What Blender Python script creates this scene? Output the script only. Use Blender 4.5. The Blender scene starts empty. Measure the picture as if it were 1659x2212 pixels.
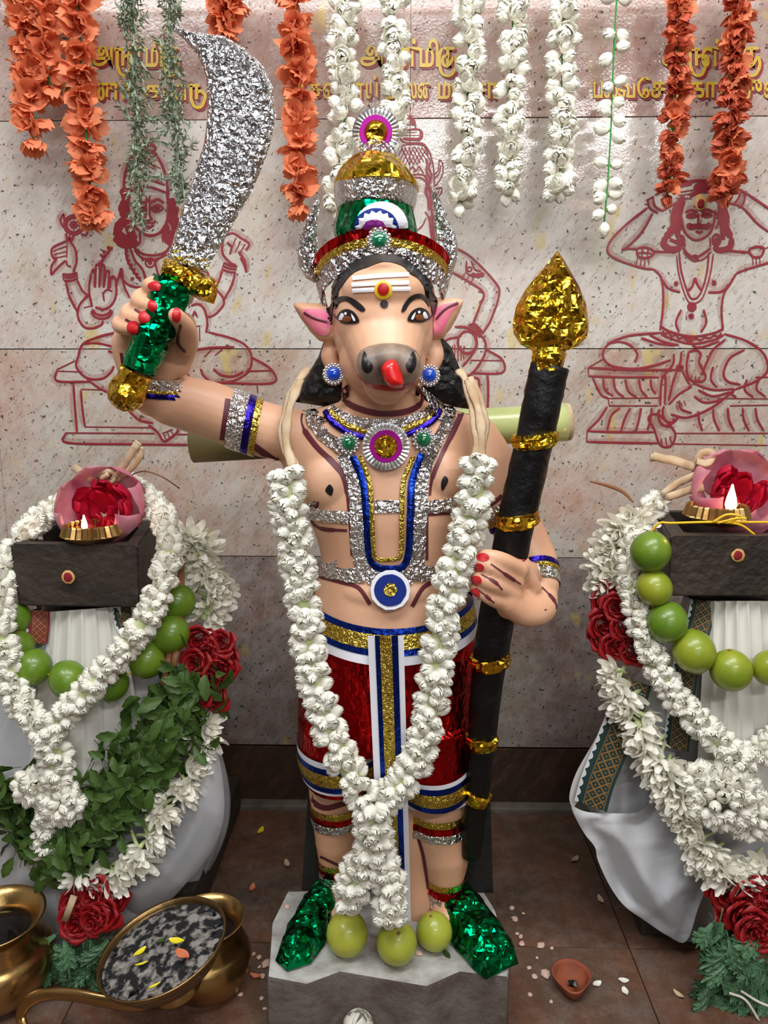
import bpy, bmesh, math, random
import numpy as np
from mathutils import Vector, Matrix, Euler, noise
from mathutils.bvhtree import BVHTree
from mathutils.geometry import delaunay_2d_cdt
random.seed(7)
R = random.Random(11)
scene = bpy.context.scene
col = scene.collection
PI = math.pi

# ---------------------------------------------------------------- camera, world, lights, exposure
W, H, F = 1659.0, 2212.0, 1640.0
CAMZ = 0.855
PITCH, YAW = math.radians(10.3), math.radians(1.2)
cam_d = bpy.data.cameras.new('camera'); cam = bpy.data.objects.new('camera', cam_d); col.objects.link(cam)
cam.location = (0, 0, CAMZ)
cam.rotation_euler = (PI/2 - PITCH, 0, YAW)
cam_d.sensor_fit = 'VERTICAL'; cam_d.sensor_height = 24.0; cam_d.sensor_width = 18.0
cam_d.lens = F / H * 24.0
cam_d.clip_start = 0.02
scene.camera = cam
CM = Euler(cam.rotation_euler).to_matrix()
CP = Vector(cam.location)

world = bpy.data.worlds.new('world'); scene.world = world; world.use_nodes = True
wb = world.node_tree.nodes['Background']; wb.inputs[0].default_value = (0.93, 0.96, 1.0, 1); wb.inputs[1].default_value = 0.10

def area(name, loc, target, sx, sy, power, color=(1, 1, 1)):
    l = bpy.data.lights.new(name, 'AREA'); l.shape = 'RECTANGLE'; l.size = sx; l.size_y = sy; l.energy = power; l.color = color
    o = bpy.data.objects.new(name, l); col.objects.link(o); o.location = loc
    o.rotation_euler = (Vector(target) - Vector(loc)).to_track_quat('-Z', 'Y').to_euler()
    return o
area('tube_light_front', (0.60, -1.15, 2.02), (0.1, 1.2, 0.6), 1.25, 0.07, 22, (1.0, 0.985, 0.96))
area('tube_light_left', (-0.9, 0.0, 2.25), (0, 1.3, 0.9), 0.9, 0.4, 17, (0.95, 0.98, 1.0))
area('ceiling_light', (0.25, 0.30, 2.15), (0.05, 1.25, 0.9), 1.3, 0.5, 27, (0.97, 0.99, 1.0))
area('doorway_daylight', (0.2, -2.2, 1.3), (0, 1.0, 0.6), 1.6, 1.2, 11, (0.93, 0.97, 1.0))
scene.view_settings.view_transform = 'Standard'; scene.view_settings.look = 'None'
scene.view_settings.gamma = 1; scene.view_settings.use_curve_mapping = False
scene.view_settings.exposure = -0.08

# ---------------------------------------------------------------- projection helpers (picture point -> point of the place)
def ray(px, py):
    return (CM @ Vector(((px - W/2) / F, (H/2 - py) / F, -1.0))).normalized()
def at(px, py, Y):
    d = ray(px, py); return CP + d * (Y / d.y)
def atz(px, py, z):
    d = ray(px, py); return CP + d * ((z - CAMZ) / d.z)
def pxs(p):                       # metres per pixel at a point
    return (-(CM.inverted() @ (Vector(p) - CP)).z) / F
def lin(c):
    c = c / 255.0
    return c / 12.92 if c <= 0.04045 else ((c + 0.055) / 1.055) ** 2.4
def rgb(r, g, b): return (lin(r), lin(g), lin(b), 1)
def catmull(pts, n=6, closed=False):
    P = [Vector(p) for p in pts]
    if len(P) < 3: 
        return [P[0].lerp(P[-1], i / n) for i in range(n + 1)]
    out = []
    N = len(P)
    rng = range(N if closed else N - 1)
    for i in rng:
        p0 = P[(i - 1) % N] if (closed or i > 0) else P[0] * 2 - P[1]
        p1 = P[i]; p2 = P[(i + 1) % N]
        p3 = P[(i + 2) % N] if (closed or i + 2 < N) else P[-1] * 2 - P[-2]
        for k in range(n):
            t = k / n
            out.append(0.5 * ((2*p1) + (p2 - p0)*t + (2*p0 - 5*p1 + 4*p2 - p3)*t*t + (3*p1 - p0 - 3*p2 + p3)*t**3))
    if not closed: out.append(P[-1].copy())
    return out

# ---------------------------------------------------------------- materials
def mat(name):
    m = bpy.data.materials.new(name); m.use_nodes = True
    nt = m.node_tree; b = nt.nodes['Principled BSDF']
    return m, nt, b
def simple(name, c, rough=0.5, metal=0.0, spec=0.5, coat=0.0, noise_c=None, nscale=30, bump=0.0, bscale=60, sub=0.0, trans=0):
    m, nt, b = mat(name)
    b.inputs['Base Color'].default_value = c; b.inputs['Roughness'].default_value = rough; b.inputs['Metallic'].default_value = metal
    b.inputs['Specular IOR Level'].default_value = spec; b.inputs['Coat Weight'].default_value = coat
    if sub: 
        b.inputs['Subsurface Weight'].default_value = sub; b.inputs['Subsurface Radius'].default_value = (1.0, 0.8, 0.5); b.inputs['Subsurface Scale'].default_value = 0.004
    tc = nt.nodes.new('ShaderNodeTexCoord')
    if noise_c:
        n = nt.nodes.new('ShaderNodeTexNoise'); n.inputs['Scale'].default_value = nscale; n.inputs['Detail'].default_value = 6
        nt.links.new(tc.outputs['Object'], n.inputs['Vector'])
        r = nt.nodes.new('ShaderNodeValToRGB'); r.color_ramp.elements[0].position = 0.35; r.color_ramp.elements[1].position = 0.68
        r.color_ramp.elements[0].color = c; r.color_ramp.elements[1].color = noise_c
        nt.links.new(n.outputs['Fac'], r.inputs['Fac']); nt.links.new(r.outputs['Color'], b.inputs['Base Color'])
    if bump:
        n = nt.nodes.new('ShaderNodeTexNoise'); n.inputs['Scale'].default_value = bscale; n.inputs['Detail'].default_value = 8
        nt.links.new(tc.outputs['Object'], n.inputs['Vector'])
        bp = nt.nodes.new('ShaderNodeBump'); bp.inputs['Strength'].default_value = bump; bp.inputs['Distance'].default_value = 0.01
        nt.links.new(n.outputs['Fac'], bp.inputs['Height']); nt.links.new(bp.outputs['Normal'], b.inputs['Normal'])
    return m
def foil(name, c, scale=160, dist=0.004, rough=0.16, strength=1.0, c2=None, stretch=(1, 1, 1)):
    """metallised foil: creased facets from two voronoi fields"""
    m, nt, b = mat(name)
    b.inputs['Base Color'].default_value = c; b.inputs['Metallic'].default_value = 1.0; b.inputs['Roughness'].default_value = rough
    tc = nt.nodes.new('ShaderNodeTexCoord'); mp = nt.nodes.new('ShaderNodeMapping'); mp.inputs['Scale'].default_value = stretch
    nt.links.new(tc.outputs['Object'], mp.inputs['Vector'])
    nz = nt.nodes.new('ShaderNodeTexNoise'); nz.inputs['Scale'].default_value = scale * 0.5; nz.inputs['Detail'].default_value = 3
    nt.links.new(mp.outputs[0], nz.inputs['Vector'])
    add = nt.nodes.new('ShaderNodeVectorMath'); add.operation = 'MULTIPLY_ADD'; add.inputs[1].default_value = (0.012, 0.012, 0.012)
    nt.links.new(nz.outputs['Color'], add.inputs[0]); nt.links.new(mp.outputs[0], add.inputs[2])
    v1 = nt.nodes.new('ShaderNodeTexVoronoi'); v1.inputs['Scale'].default_value = scale; v1.distance = 'MANHATTAN'
    v2 = nt.nodes.new('ShaderNodeTexVoronoi'); v2.inputs['Scale'].default_value = scale * 2.3
    for v in (v1, v2): nt.links.new(add.outputs[0], v.inputs['Vector'])
    mx = nt.nodes.new('ShaderNodeMath'); mx.operation = 'MULTIPLY_ADD'; mx.inputs[1].default_value = 0.28
    nt.links.new(v2.outputs['Distance'], mx.inputs[0]); nt.links.new(v1.outputs['Distance'], mx.inputs[2])
    bp = nt.nodes.new('ShaderNodeBump'); bp.inputs['Strength'].default_value = strength; bp.inputs['Distance'].default_value = dist
    nt.links.new(mx.outputs[0], bp.inputs['Height']); nt.links.new(bp.outputs['Normal'], b.inputs['Normal'])
    if c2:
        n = nt.nodes.new('ShaderNodeTexNoise'); n.inputs['Scale'].default_value = 18
        nt.links.new(tc.outputs['Object'], n.inputs['Vector'])
        r = nt.nodes.new('ShaderNodeValToRGB'); r.color_ramp.elements[0].position = .4; r.color_ramp.elements[1].position = .65
        r.color_ramp.elements[0].color = c; r.color_ramp.elements[1].color = c2
        nt.links.new(n.outputs['Fac'], r.inputs['Fac']); nt.links.new(r.outputs['Color'], b.inputs['Base Color'])
    return m
def granite(name, base, blotch, dark, rough=0.085, streak=0.6, yellow=True, dirt=None, seedoff=0.0, white=.45, speck=1.0):
    m, nt, b = mat(name); N = nt.nodes.new; L = nt.links.new
    tc = N('ShaderNodeTexCoord'); off = N('ShaderNodeMapping'); off.inputs['Location'].default_value = (seedoff, seedoff*.7, seedoff*.3); L(tc.outputs['Object'], off.inputs['Vector'])
    m0 = N('ShaderNodeMapping'); m0.inputs['Rotation'].default_value = (0, math.radians(52), 0); L(off.outputs[0], m0.inputs['Vector'])
    mp = N('ShaderNodeMapping'); mp.inputs['Scale'].default_value = (.34, 1, 1.3); L(m0.outputs[0], mp.inputs['Vector'])
    def nz(scale, src, det=8, rg=.6, lo=.4, hi=.6):
        n = N('ShaderNodeTexNoise'); n.inputs['Scale'].default_value = scale; n.inputs['Detail'].default_value = det; n.inputs['Roughness'].default_value = rg
        L(src.outputs[0], n.inputs['Vector'])
        r = N('ShaderNodeMapRange'); r.inputs['From Min'].default_value = lo; r.inputs['From Max'].default_value = hi; L(n.outputs['Fac'], r.inputs['Value'])
        return r.outputs[0]
    def mix(f, a, c, amt=1.0):
        x = N('ShaderNodeMix'); x.data_type = 'RGBA'
        if amt != 1.0:
            mm = N('ShaderNodeMath'); mm.operation = 'MULTIPLY'; mm.inputs[1].default_value = amt; L(f, mm.inputs[0]); f = mm.outputs[0]
        L(f, x.inputs['Factor'])
        if isinstance(a, tuple): x.inputs['A'].default_value = a
        else: L(a, x.inputs['A'])
        if isinstance(c, tuple): x.inputs['B'].default_value = c
        else: L(c, x.inputs['B'])
        return x.outputs['Result']
    c = mix(nz(7, off, lo=.42, hi=.66), base, blotch)
    c = mix(nz(3.2, mp, lo=.5, hi=.68, det=10, rg=.75), c, dark, streak)
    c = mix(nz(26, mp, det=8, rg=.8, lo=.50, hi=.72), c, rgb(196, 132, 108), .35*speck)
    if white: c = mix(nz(34, off, det=6, rg=.8, lo=.44, hi=.68), c, rgb(214, 212, 206), white)
    c = mix(nz(95, mp, det=5, rg=.75, lo=.54, hi=.70), c, rgb(122, 98, 88), .45*speck)
    c = mix(nz(230, mp, det=3, rg=.6, lo=.635, hi=.67), c, rgb(72, 58, 54), .6*speck)
    c = mix(nz(120, off, det=2, rg=.5, lo=.665, hi=.69), c, rgb(46, 42, 42), .85*speck)
    if yellow:
        my = N('ShaderNodeMapping'); my.inputs['Scale'].default_value = (1.6, 1, .8); L(off.outputs[0], my.inputs['Vector'])
        c = mix(nz(15, my, det=3, rg=.5, lo=.64, hi=.72), c, rgb(196, 172, 92), .6)
        c = mix(nz(6, off, det=4, rg=.6, lo=.56, hi=.75), c, rgb(150, 152, 110), .3)
    if dirt: c = mix(nz(5, off, det=9, rg=.75, lo=.45, hi=.6), c, dirt, .8)
    L(c, b.inputs['Base Color']); b.inputs['Roughness'].default_value = rough
    rr = N('ShaderNodeMapRange'); rr.inputs['To Min'].default_value = rough*.8; rr.inputs['To Max'].default_value = rough*1.7
    n = N('ShaderNodeTexNoise'); n.inputs['Scale'].default_value = 60; L(off.outputs[0], n.inputs['Vector']); L(n.outputs['Fac'], rr.inputs['Value']); L(rr.outputs[0], b.inputs['Roughness'])
    bp = N('ShaderNodeBump'); bp.inputs['Strength'].default_value = .12; bp.inputs['Distance'].default_value = .002
    n2 = N('ShaderNodeTexNoise'); n2.inputs['Scale'].default_value = 260; L(off.outputs[0], n2.inputs['Vector']); L(n2.outputs['Fac'], bp.inputs['Height']); L(bp.outputs[0], b.inputs['Normal'])
    return m
M = {}
M['tile_top'] = granite('granite_rose', rgb(184, 160, 150), rgb(166, 136, 126), rgb(122, 86, 80), streak=.8, white=.3)
M['tile_mid'] = granite('granite_pale', rgb(196, 190, 182), rgb(190, 174, 164), rgb(160, 124, 108), streak=.6, seedoff=3, white=.5)
M['tile_low'] = granite('granite_pink', rgb(186, 176, 166), rgb(184, 154, 138), rgb(140, 110, 78), streak=.75, seedoff=7, white=.4)
M['tile_base'] = granite('granite_dark_shaded', rgb(144, 134, 128), rgb(124, 102, 94), rgb(92, 64, 58), streak=.9, seedoff=12, white=.28)  # bottom row: darker stone, with the wall's lower shade mixed into the colour
M['skirt'] = granite('granite_skirting', rgb(66, 46, 34), rgb(54, 38, 26), rgb(24, 18, 14), rough=.4, yellow=False, seedoff=5, white=0, speck=.5)
M['floor'] = granite('floor_stone', rgb(88, 64, 48), rgb(108, 68, 44), rgb(40, 31, 26), rough=.5, streak=.9, yellow=False, seedoff=2, white=.08, speck=.4)
M['grout'] = simple('grout', rgb(88, 70, 60), .8)
M['grey_strip'] = simple('grey_cement_strip', rgb(120, 112, 100), .8, noise_c=rgb(90, 82, 72))
M['grout_floor'] = simple('floor_joint', rgb(58, 44, 36), .8)
M['plaster'] = simple('plaster', rgb(190, 186, 178), .9)
M['plaster_dark'] = simple('plaster_brown', rgb(96, 80, 70), .9)
M['concrete_top'] = simple('pale_concrete', rgb(186, 184, 180), .85, noise_c=rgb(138, 132, 126), nscale=30, bump=.3, bscale=90)  # paler grey, used on the plinth's level faces
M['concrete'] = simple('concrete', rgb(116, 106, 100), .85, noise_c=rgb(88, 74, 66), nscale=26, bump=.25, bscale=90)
M['blackstone'] = simple('black_stone', rgb(22, 21, 20), .45, noise_c=rgb(36, 34, 32), nscale=20, bump=.3, bscale=60)
M['boxstone'] = simple('oiled_stone', rgb(42, 35, 31), .55, noise_c=rgb(66, 54, 46), nscale=14, bump=.5, bscale=70)
M['basestone'] = simple('base_stone', rgb(44, 42, 32), .6, noise_c=rgb(68, 62, 50), nscale=15, bump=.4)
M['skin'] = simple('painted_clay_skin', rgb(226, 178, 146), .42, noise_c=rgb(216, 162, 128), nscale=9, bump=.10, bscale=45, sub=0.06)
M['maroon'] = simple('maroon_paint', rgb(96, 34, 46), .5)
M['nail'] = simple('red_nail_paint', rgb(190, 24, 34), .4)
M['pinkpaint'] = simple('pink_paint', rgb(232, 92, 148), .5, noise_c=rgb(228, 150, 140), nscale=50)
M['blackpaint'] = simple('black_paint', rgb(26, 22, 24), .35)
M['whitepaint'] = simple('white_paint', rgb(236, 236, 242), .5)
M['redpaint'] = simple('red_paint', rgb(178, 26, 24), .35)
M['tongue'] = simple('red_tongue', rgb(212, 22, 24), .32, coat=.4)
M['yellowpaint'] = simple('yellow_paint', rgb(226, 188, 38), .4)
M['brownpaint'] = simple('brown_paint', rgb(122, 62, 28), .3, coat=.5)
M['muzzle'] = simple('grey_muzzle_paint', rgb(150, 128, 108), .45, noise_c=rgb(96, 82, 78), nscale=34)
M['silver'] = foil('silver_foil', (0.66, 0.66, 0.69, 1), 150, .0044)
M['silver_fine'] = foil('silver_foil_tape', (0.80, 0.80, 0.83, 1), 170, .0020)
M['silver_disc'] = foil('silver_pleated_disc', (0.88, 0.88, 0.90, 1), 60, .0005, rough=.22, strength=.4)
M['gold'] = foil('gold_foil', (0.80, 0.52, 0.03, 1), 44, .0100, strength=.8, c2=(0.70, 0.38, 0.03, 1))
M['gold_tape'] = foil('gold_tape', (0.72, 0.52, 0.09, 1), 220, .0010)
M['green_foil'] = foil('green_foil', (0.0, 0.30, 0.09, 1), 42, .0095, strength=.7, c2=(0.0, 0.20, 0.06, 1))
M['red_foil'] = foil('red_foil', (0.55, 0.010, 0.012, 1), 90, .0018, rough=.22, stretch=(1, 1, .5))
M['blue_tape'] = foil('blue_tape', (0.015, 0.05, 0.42, 1), 140, .0006, rough=.28)
M['navy_tape'] = foil('indigo_tape', (0.03, 0.015, 0.30, 1), 140, .0006, rough=.28)
M['black_foil'] = simple('black_crinkled_paper', rgb(10, 9, 11), .45, spec=.35, bump=.9, bscale=30)
M['paper'] = simple('white_paper', rgb(226, 226, 234), .6)
M['magenta'] = simple('magenta_paper', rgb(160, 4, 136), .6, spec=.2)
M['bluepaper'] = simple('blue_paper', rgb(16, 40, 120), .6, spec=.2)
M['purple'] = simple('purple_paper', rgb(120, 18, 120), .5)
M['greengem'] = simple('green_gem', rgb(0, 104, 62), .08, coat=1, spec=.9)
M['bluegem'] = simple('blue_gem', rgb(2, 70, 196), .08, coat=1, spec=.9)
M['bead'] = simple('silver_beads', (0.85, 0.85, 0.87, 1), .15, metal=1)
M['jasmine'] = simple('jasmine_petal', rgb(253, 252, 244), .55, noise_c=rgb(248, 243, 226), nscale=60)
def translucent(key, amt):
    nt = M[key].node_tree; b = nt.nodes['Principled BSDF']; t = nt.nodes.new('ShaderNodeBsdfTranslucent'); mx = nt.nodes.new('ShaderNodeMixShader'); mx.inputs[0].default_value = amt
    src = b.inputs['Base Color'].links[0].from_socket if b.inputs['Base Color'].links else None
    if src: nt.links.new(src, t.inputs[0])
    nt.links.new(b.outputs[0], mx.inputs[1]); nt.links.new(t.outputs[0], mx.inputs[2]); nt.links.new(mx.outputs[0], nt.nodes['Material Output'].inputs[0])
M['calyx'] = simple('calyx_green', rgb(120, 150, 60), .6)
M['tubeg'] = simple('tuberose_tube', rgb(196, 208, 150), .5)
M['thread'] = simple('green_thread', rgb(24, 132, 52), .7)
M['ythread'] = simple('yellow_thread', rgb(236, 190, 30), .7)
M['cotton'] = simple('cotton_thread', rgb(214, 206, 196), .8)
M['orange'] = simple('orange_petal', rgb(240, 160, 118), .6, noise_c=rgb(228, 120, 76), nscale=80)
M['orange_dark'] = simple('dry_orange_petal', rgb(216, 112, 78), .6, noise_c=rgb(188, 76, 52), nscale=80)
M['herb'] = simple('dried_herb', rgb(168, 178, 158), .8, noise_c=rgb(122, 136, 108), nscale=70)
M['leaf'] = simple('basil_leaf', rgb(82, 112, 44), .55, noise_c=rgb(46, 74, 26), nscale=45)
M['leaf_dark'] = simple('chrysanthemum_leaf', rgb(50, 92, 46), .55, noise_c=rgb(92, 128, 98), nscale=50)
M['rose'] = simple('rose_petal', rgb(170, 8, 18), .55, noise_c=rgb(112, 3, 10), nscale=60)
M['lime'] = simple('green_lime', rgb(84, 120, 28), .35, noise_c=rgb(112, 140, 36), nscale=22, bump=.08, bscale=300, coat=.25)
M['lime_y'] = simple('yellow_lime', rgb(150, 158, 40), .35, noise_c=rgb(120, 142, 34), nscale=22, bump=.08, bscale=300, coat=.25)
M['lemon'] = simple('lemon_skin', rgb(186, 188, 70), .38, noise_c=rgb(152, 164, 48), nscale=16, bump=.06, bscale=260, coat=.25)
M['brass'] = simple('brass', (0.52, 0.33, 0.13, 1), .28, metal=1, noise_c=(0.50, 0.30, 0.11, 1), nscale=18, bump=.08, bscale=40)
M['brass_old'] = simple('tarnished_brass', (0.34, 0.21, 0.085, 1), .38, metal=1, noise_c=(0.20, 0.12, 0.05, 1), nscale=22, bump=.15, bscale=60)
M['water'] = simple('dark_water', rgb(16, 10, 8), .05)
M['ash'] = simple('ash_and_charcoal', rgb(20, 20, 24), .9, noise_c=rgb(150, 144, 138), nscale=75, bump=.9, bscale=130)
_r = [n for n in M['ash'].node_tree.nodes if n.type == 'VALTORGB'][0]; _r.color_ramp.elements[0].position = .47; _r.color_ramp.elements[1].position = .60
M['terracotta'] = simple('terracotta', rgb(150, 78, 48), .75, noise_c=rgb(122, 58, 38), nscale=30)
M['cloth'] = simple('white_cotton', rgb(218, 214, 206), .9, spec=.1)
M['cloth_grey'] = simple('white_cotton_hanging', rgb(196, 196, 198), .9, spec=.08, noise_c=rgb(180, 181, 186), nscale=12, bump=.12, bscale=14)
M['lotus_out'] = simple('lotus_outer_petal', rgb(222, 160, 172), .5, noise_c=rgb(204, 104, 134), nscale=26)
M['lotus_in'] = simple('lotus_inner_petal', rgb(214, 26, 66), .5, noise_c=rgb(178, 14, 50), nscale=40)
M['raffia'] = simple('banana_fibre', rgb(206, 184, 154), .7, noise_c=rgb(176, 146, 112), nscale=40)
M['raffia_brown'] = simple('brown_fibre', rgb(140, 92, 58), .7)
M['stem_green'] = simple('banana_stem_green', rgb(178, 190, 112), .35, noise_c=rgb(196, 202, 140), nscale=14, coat=.3)
M['stem_brown'] = simple('banana_stem_dull', rgb(112, 104, 66), .6)
M['figure_paint'] = simple('maroon_wall_paint', rgb(138, 34, 44), .45)
M['figure_wash'] = simple('pale_red_wash', rgb(176, 120, 110), .5)
M['wash'] = simple('pale_red_wash', rgb(160, 60, 62), .5); M['wash'].node_tree.nodes['Principled BSDF'].inputs['Alpha'].default_value = .20
M['letter_yellow'] = simple('yellow_lettering', rgb(206, 172, 52), .4)
M['kumkum'] = simple('kumkum_red', rgb(138, 18, 30), .8)
M['sandal'] = simple('sandal_paste', rgb(216, 168, 104), .8)
M['chip'] = simple('pale_plaster_chip', rgb(214, 180, 164), .8)
M['petal_yellow'] = simple('yellow_petal', rgb(232, 214, 40), .5)
def emis(name, c, s):
    m = bpy.data.materials.new(name); m.use_nodes = True; nt = m.node_tree; nt.nodes.remove(nt.nodes['Principled BSDF'])
    e = nt.nodes.new('ShaderNodeEmission'); e.inputs[0].default_value = c; e.inputs[1].default_value = s
    nt.links.new(e.outputs[0], nt.nodes['Material Output'].inputs[0]); return m
for k_, a_ in (('jasmine', .22), ('orange', .35), ('orange_dark', .3), ('lotus_out', .3), ('lotus_in', .25), ('leaf', .2)): translucent(k_, a_)
M['flame'] = emis('flame', (1, .78, .36, 1), 9)
def brocade(name='green_gold_brocade', ground=rgb(18, 50, 46)):
    m, nt, b = mat(name); N = nt.nodes.new; L = nt.links.new
    uv = N('ShaderNodeUVMap'); sep = N('ShaderNodeSeparateXYZ'); L(uv.outputs[0], sep.inputs[0])
    def mth(op, a, bb=None, cc=None):
        n = N('ShaderNodeMath'); n.operation = op
        for i, x in enumerate((a, bb, cc)):
            if x is None: continue
            if isinstance(x, (int, float)): n.inputs[i].default_value = x
            else: L(x, n.inputs[i])
        return n.outputs[0]
    U, V = sep.outputs[0], sep.outputs[1]     # U across 0..1, V along in widths
    a = mth('ABSOLUTE', mth('SINE', mth('MULTIPLY', mth('ADD', U, V), 10.0)))
    c = mth('ABSOLUTE', mth('SINE', mth('MULTIPLY', mth('SUBTRACT', U, V), 10.0)))
    lat = mth('LESS_THAN', mth('MINIMUM', a, c), 0.30)
    dots = mth('GREATER_THAN', mth('MULTIPLY', a, c), 0.93)
    pat = mth('MAXIMUM', lat, dots)
    inside = mth('MULTIPLY', mth('GREATER_THAN', U, 0.30), mth('LESS_THAN', U, 0.86))
    ln = mth('MAXIMUM', mth('LESS_THAN', mth('ABSOLUTE', mth('SUBTRACT', U, 0.27)), .012), mth('LESS_THAN', mth('ABSOLUTE', mth('SUBTRACT', U, 0.89)), .012))
    g = mth('MAXIMUM', mth('MULTIPLY', pat, inside), ln)
    zig = mth('LESS_THAN', U, mth('MULTIPLY_ADD', mth('ABSOLUTE', mth('SINE', mth('MULTIPLY', V, 11.0))), .09, .03))
    x = N('ShaderNodeMix'); x.data_type = 'RGBA'; L(g, x.inputs['Factor']); x.inputs['A'].default_value = ground; x.inputs['B'].default_value = rgb(140, 98, 40)
    y = N('ShaderNodeMix'); y.data_type = 'RGBA'; L(zig, y.inputs['Factor']); L(x.outputs['Result'], y.inputs['A']); y.inputs['B'].default_value = rgb(214, 214, 216)
    L(y.outputs['Result'], b.inputs['Base Color']); b.inputs['Roughness'].default_value = .7
    return m
M['brocade'] = brocade(); M['red_brocade'] = brocade('maroon_gold_brocade', rgb(112, 20, 34))

# ---------------------------------------------------------------- object helpers
def wloc(o):
    return o.location.copy() if o.parent is None else wloc(o.parent) + o.matrix_parent_inverse.translation + o.location
def link(o, parent=None):
    col.objects.link(o)
    if parent is not None:
        o.parent = parent
        o.matrix_parent_inverse = Matrix.Translation(-wloc(parent))
        # children keep world coordinates
    return o
def obj(name, data, m=None, parent=None, smooth=True):
    """data = (verts, faces) or a mesh"""
    if isinstance(data, bpy.types.Mesh): me = data
    else:
        me = bpy.data.meshes.new(name); me.from_pydata([tuple(v) for v in data[0]], [], data[1]); me.update()
        if smooth: me.shade_smooth()
    if m is not None and len(me.materials) == 0:
        for k in (m if isinstance(m, (list, tuple)) else [m]): me.materials.append(M[k] if isinstance(k, str) else k)
    return link(bpy.data.objects.new(name, me), parent)
def tag(o, label=None, cat=None, group=None, kind=None):
    if label: o['label'] = label
    if cat: o['category'] = cat
    if group: o['group'] = group
    if kind: o['kind'] = kind
    return o
def thing(name, loc, label, cat, group=None):
    o = bpy.data.objects.new(name, None); col.objects.link(o); o.location = loc; o.empty_display_size = .02
    return tag(o, label, cat, group)
def join(parts):
    V, Fc = [], []
    for v, f in parts:
        n = len(V); V += [Vector(a) for a in v]; Fc += [tuple(i + n for i in q) for q in f]
    return V, Fc
def xf(data, mtx):
    return [mtx @ Vector(v) for v in data[0]], data[1]
def box(c, s, bev=0.0):
    x, y, z = s[0]/2, s[1]/2, s[2]/2
    if not bev:
        v = [(c[0]+i*x, c[1]+j*y, c[2]+k*z) for i in (-1, 1) for j in (-1, 1) for k in (-1, 1)]
        return v, [(0, 1, 3, 2), (4, 6, 7, 5), (0, 4, 5, 1), (2, 3, 7, 6), (0, 2, 6, 4), (1, 5, 7, 3)]
    bm = bmesh.new(); bmesh.ops.create_cube(bm, size=1)
    for q in bm.verts: q.co = Vector((q.co.x*s[0]+c[0], q.co.y*s[1]+c[1], q.co.z*s[2]+c[2]))
    bmesh.ops.bevel(bm, geom=bm.edges[:], offset=bev, segments=2, affect='EDGES', profile=.6)
    v = [q.co.copy() for q in bm.verts]; f = [tuple(a.index for a in q.verts) for q in bm.faces]; bm.free()
    return v, f
def rings(rs, cap=True, closed=True):
    """stitch a list of rings (lists of points) into a skin"""
    n = len(rs[0]); V = [p for r in rs for p in r]; Fc = []
    for i in range(len(rs) - 1):
        for j in range(n if closed else n - 1):
            k = (j + 1) % n
            Fc.append((i*n + j, i*n + k, (i+1)*n + k, (i+1)*n + j))
    if cap and closed:
        Fc.append(tuple(range(n - 1, -1, -1))); Fc.append(tuple((len(rs)-1)*n + j for j in range(n)))
    return V, Fc
def frames(P):
    T = []
    for i in range(len(P)):
        a = P[max(i-1, 0)]; b = P[min(i+1, len(P)-1)]; T.append((b - a).normalized() if (b-a).length > 1e-9 else Vector((0, 0, 1)))
    up = Vector((0, 1, 0)) if abs(T[0].y) < .9 else Vector((1, 0, 0))
    N = (up - T[0]*up.dot(T[0])).normalized(); out = []
    for t in T:
        N = (N - t*N.dot(t)); N = N.normalized() if N.length > 1e-6 else t.orthogonal().normalized()
        out.append((t, N.copy(), t.cross(N)))
    return out
def tube(P, r, seg=8, flat=1.0, rough=0.0, cap=True):
    P = [Vector(p) for p in P]; fr = frames(P); rs = []
    for i, p in enumerate(P):
        rr = r[i] if isinstance(r, (list, tuple)) else r
        t, a, b = fr[i]
        rs.append([p + a*math.cos(2*PI*k/seg)*rr*flat*(1+R.uniform(-rough, rough)) + b*math.sin(2*PI*k/seg)*rr*(1+R.uniform(-rough, rough)) for k in range(seg)])
    return rings(rs, cap)
def capsule(P, r, seg=20, n=6, flat=1.0):
    """rounded limb through points with radii (smooth)"""
    Q = catmull([tuple(p) + (q,) for p, q in zip(P, r)], n) if False else None
    pts = [Vector(p) for p in P]; rr = list(r)
    cp = catmull(pts, n) if len(pts) > 2 else [pts[0].lerp(pts[1], i/(2*n)) for i in range(2*n+1)]
    m = len(cp); radii = []
    for i in range(m):
        u = i / (m-1) * (len(rr)-1); k = min(int(u), len(rr)-2); radii.append(rr[k] + (rr[k+1]-rr[k])*(u-k))
    t0 = (cp[0]-cp[1]).normalized(); t1 = (cp[-1]-cp[-2]).normalized()
    A, B = [], []
    for k in range(1, 5):
        a = k/5*PI/2
        A.insert(0, (cp[0] + t0*radii[0]*math.sin(a), radii[0]*math.cos(a))); B.append((cp[-1] + t1*radii[-1]*math.sin(a), radii[-1]*math.cos(a)))
    pts = [a for a, _ in A] + cp + [b for b, _ in B]; radii = [b for _, b in A] + radii + [b for _, b in B]
    return tube(pts, radii, seg, flat)
def ellip(c, rx, ry, rz, seg=20, ringn=12):
    rs = []
    for i in range(1, ringn):
        a = PI*i/ringn
        rs.append([Vector((c[0]+rx*math.sin(a)*math.cos(2*PI*k/seg), c[1]+ry*math.sin(a)*math.sin(2*PI*k/seg), c[2]-rz*math.cos(a))) for k in range(seg)])
    V, Fc = rings(rs, cap=False)
    V += [Vector((c[0], c[1], c[2]-rz)), Vector((c[0], c[1], c[2]+rz))]; a, b = len(V)-2, len(V)-1; L = (ringn-2)*seg
    for k in range(seg):
        Fc.append((a, (k+1) % seg, k)); Fc.append((b, L + k, L + (k+1) % seg))
    return V, Fc
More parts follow.
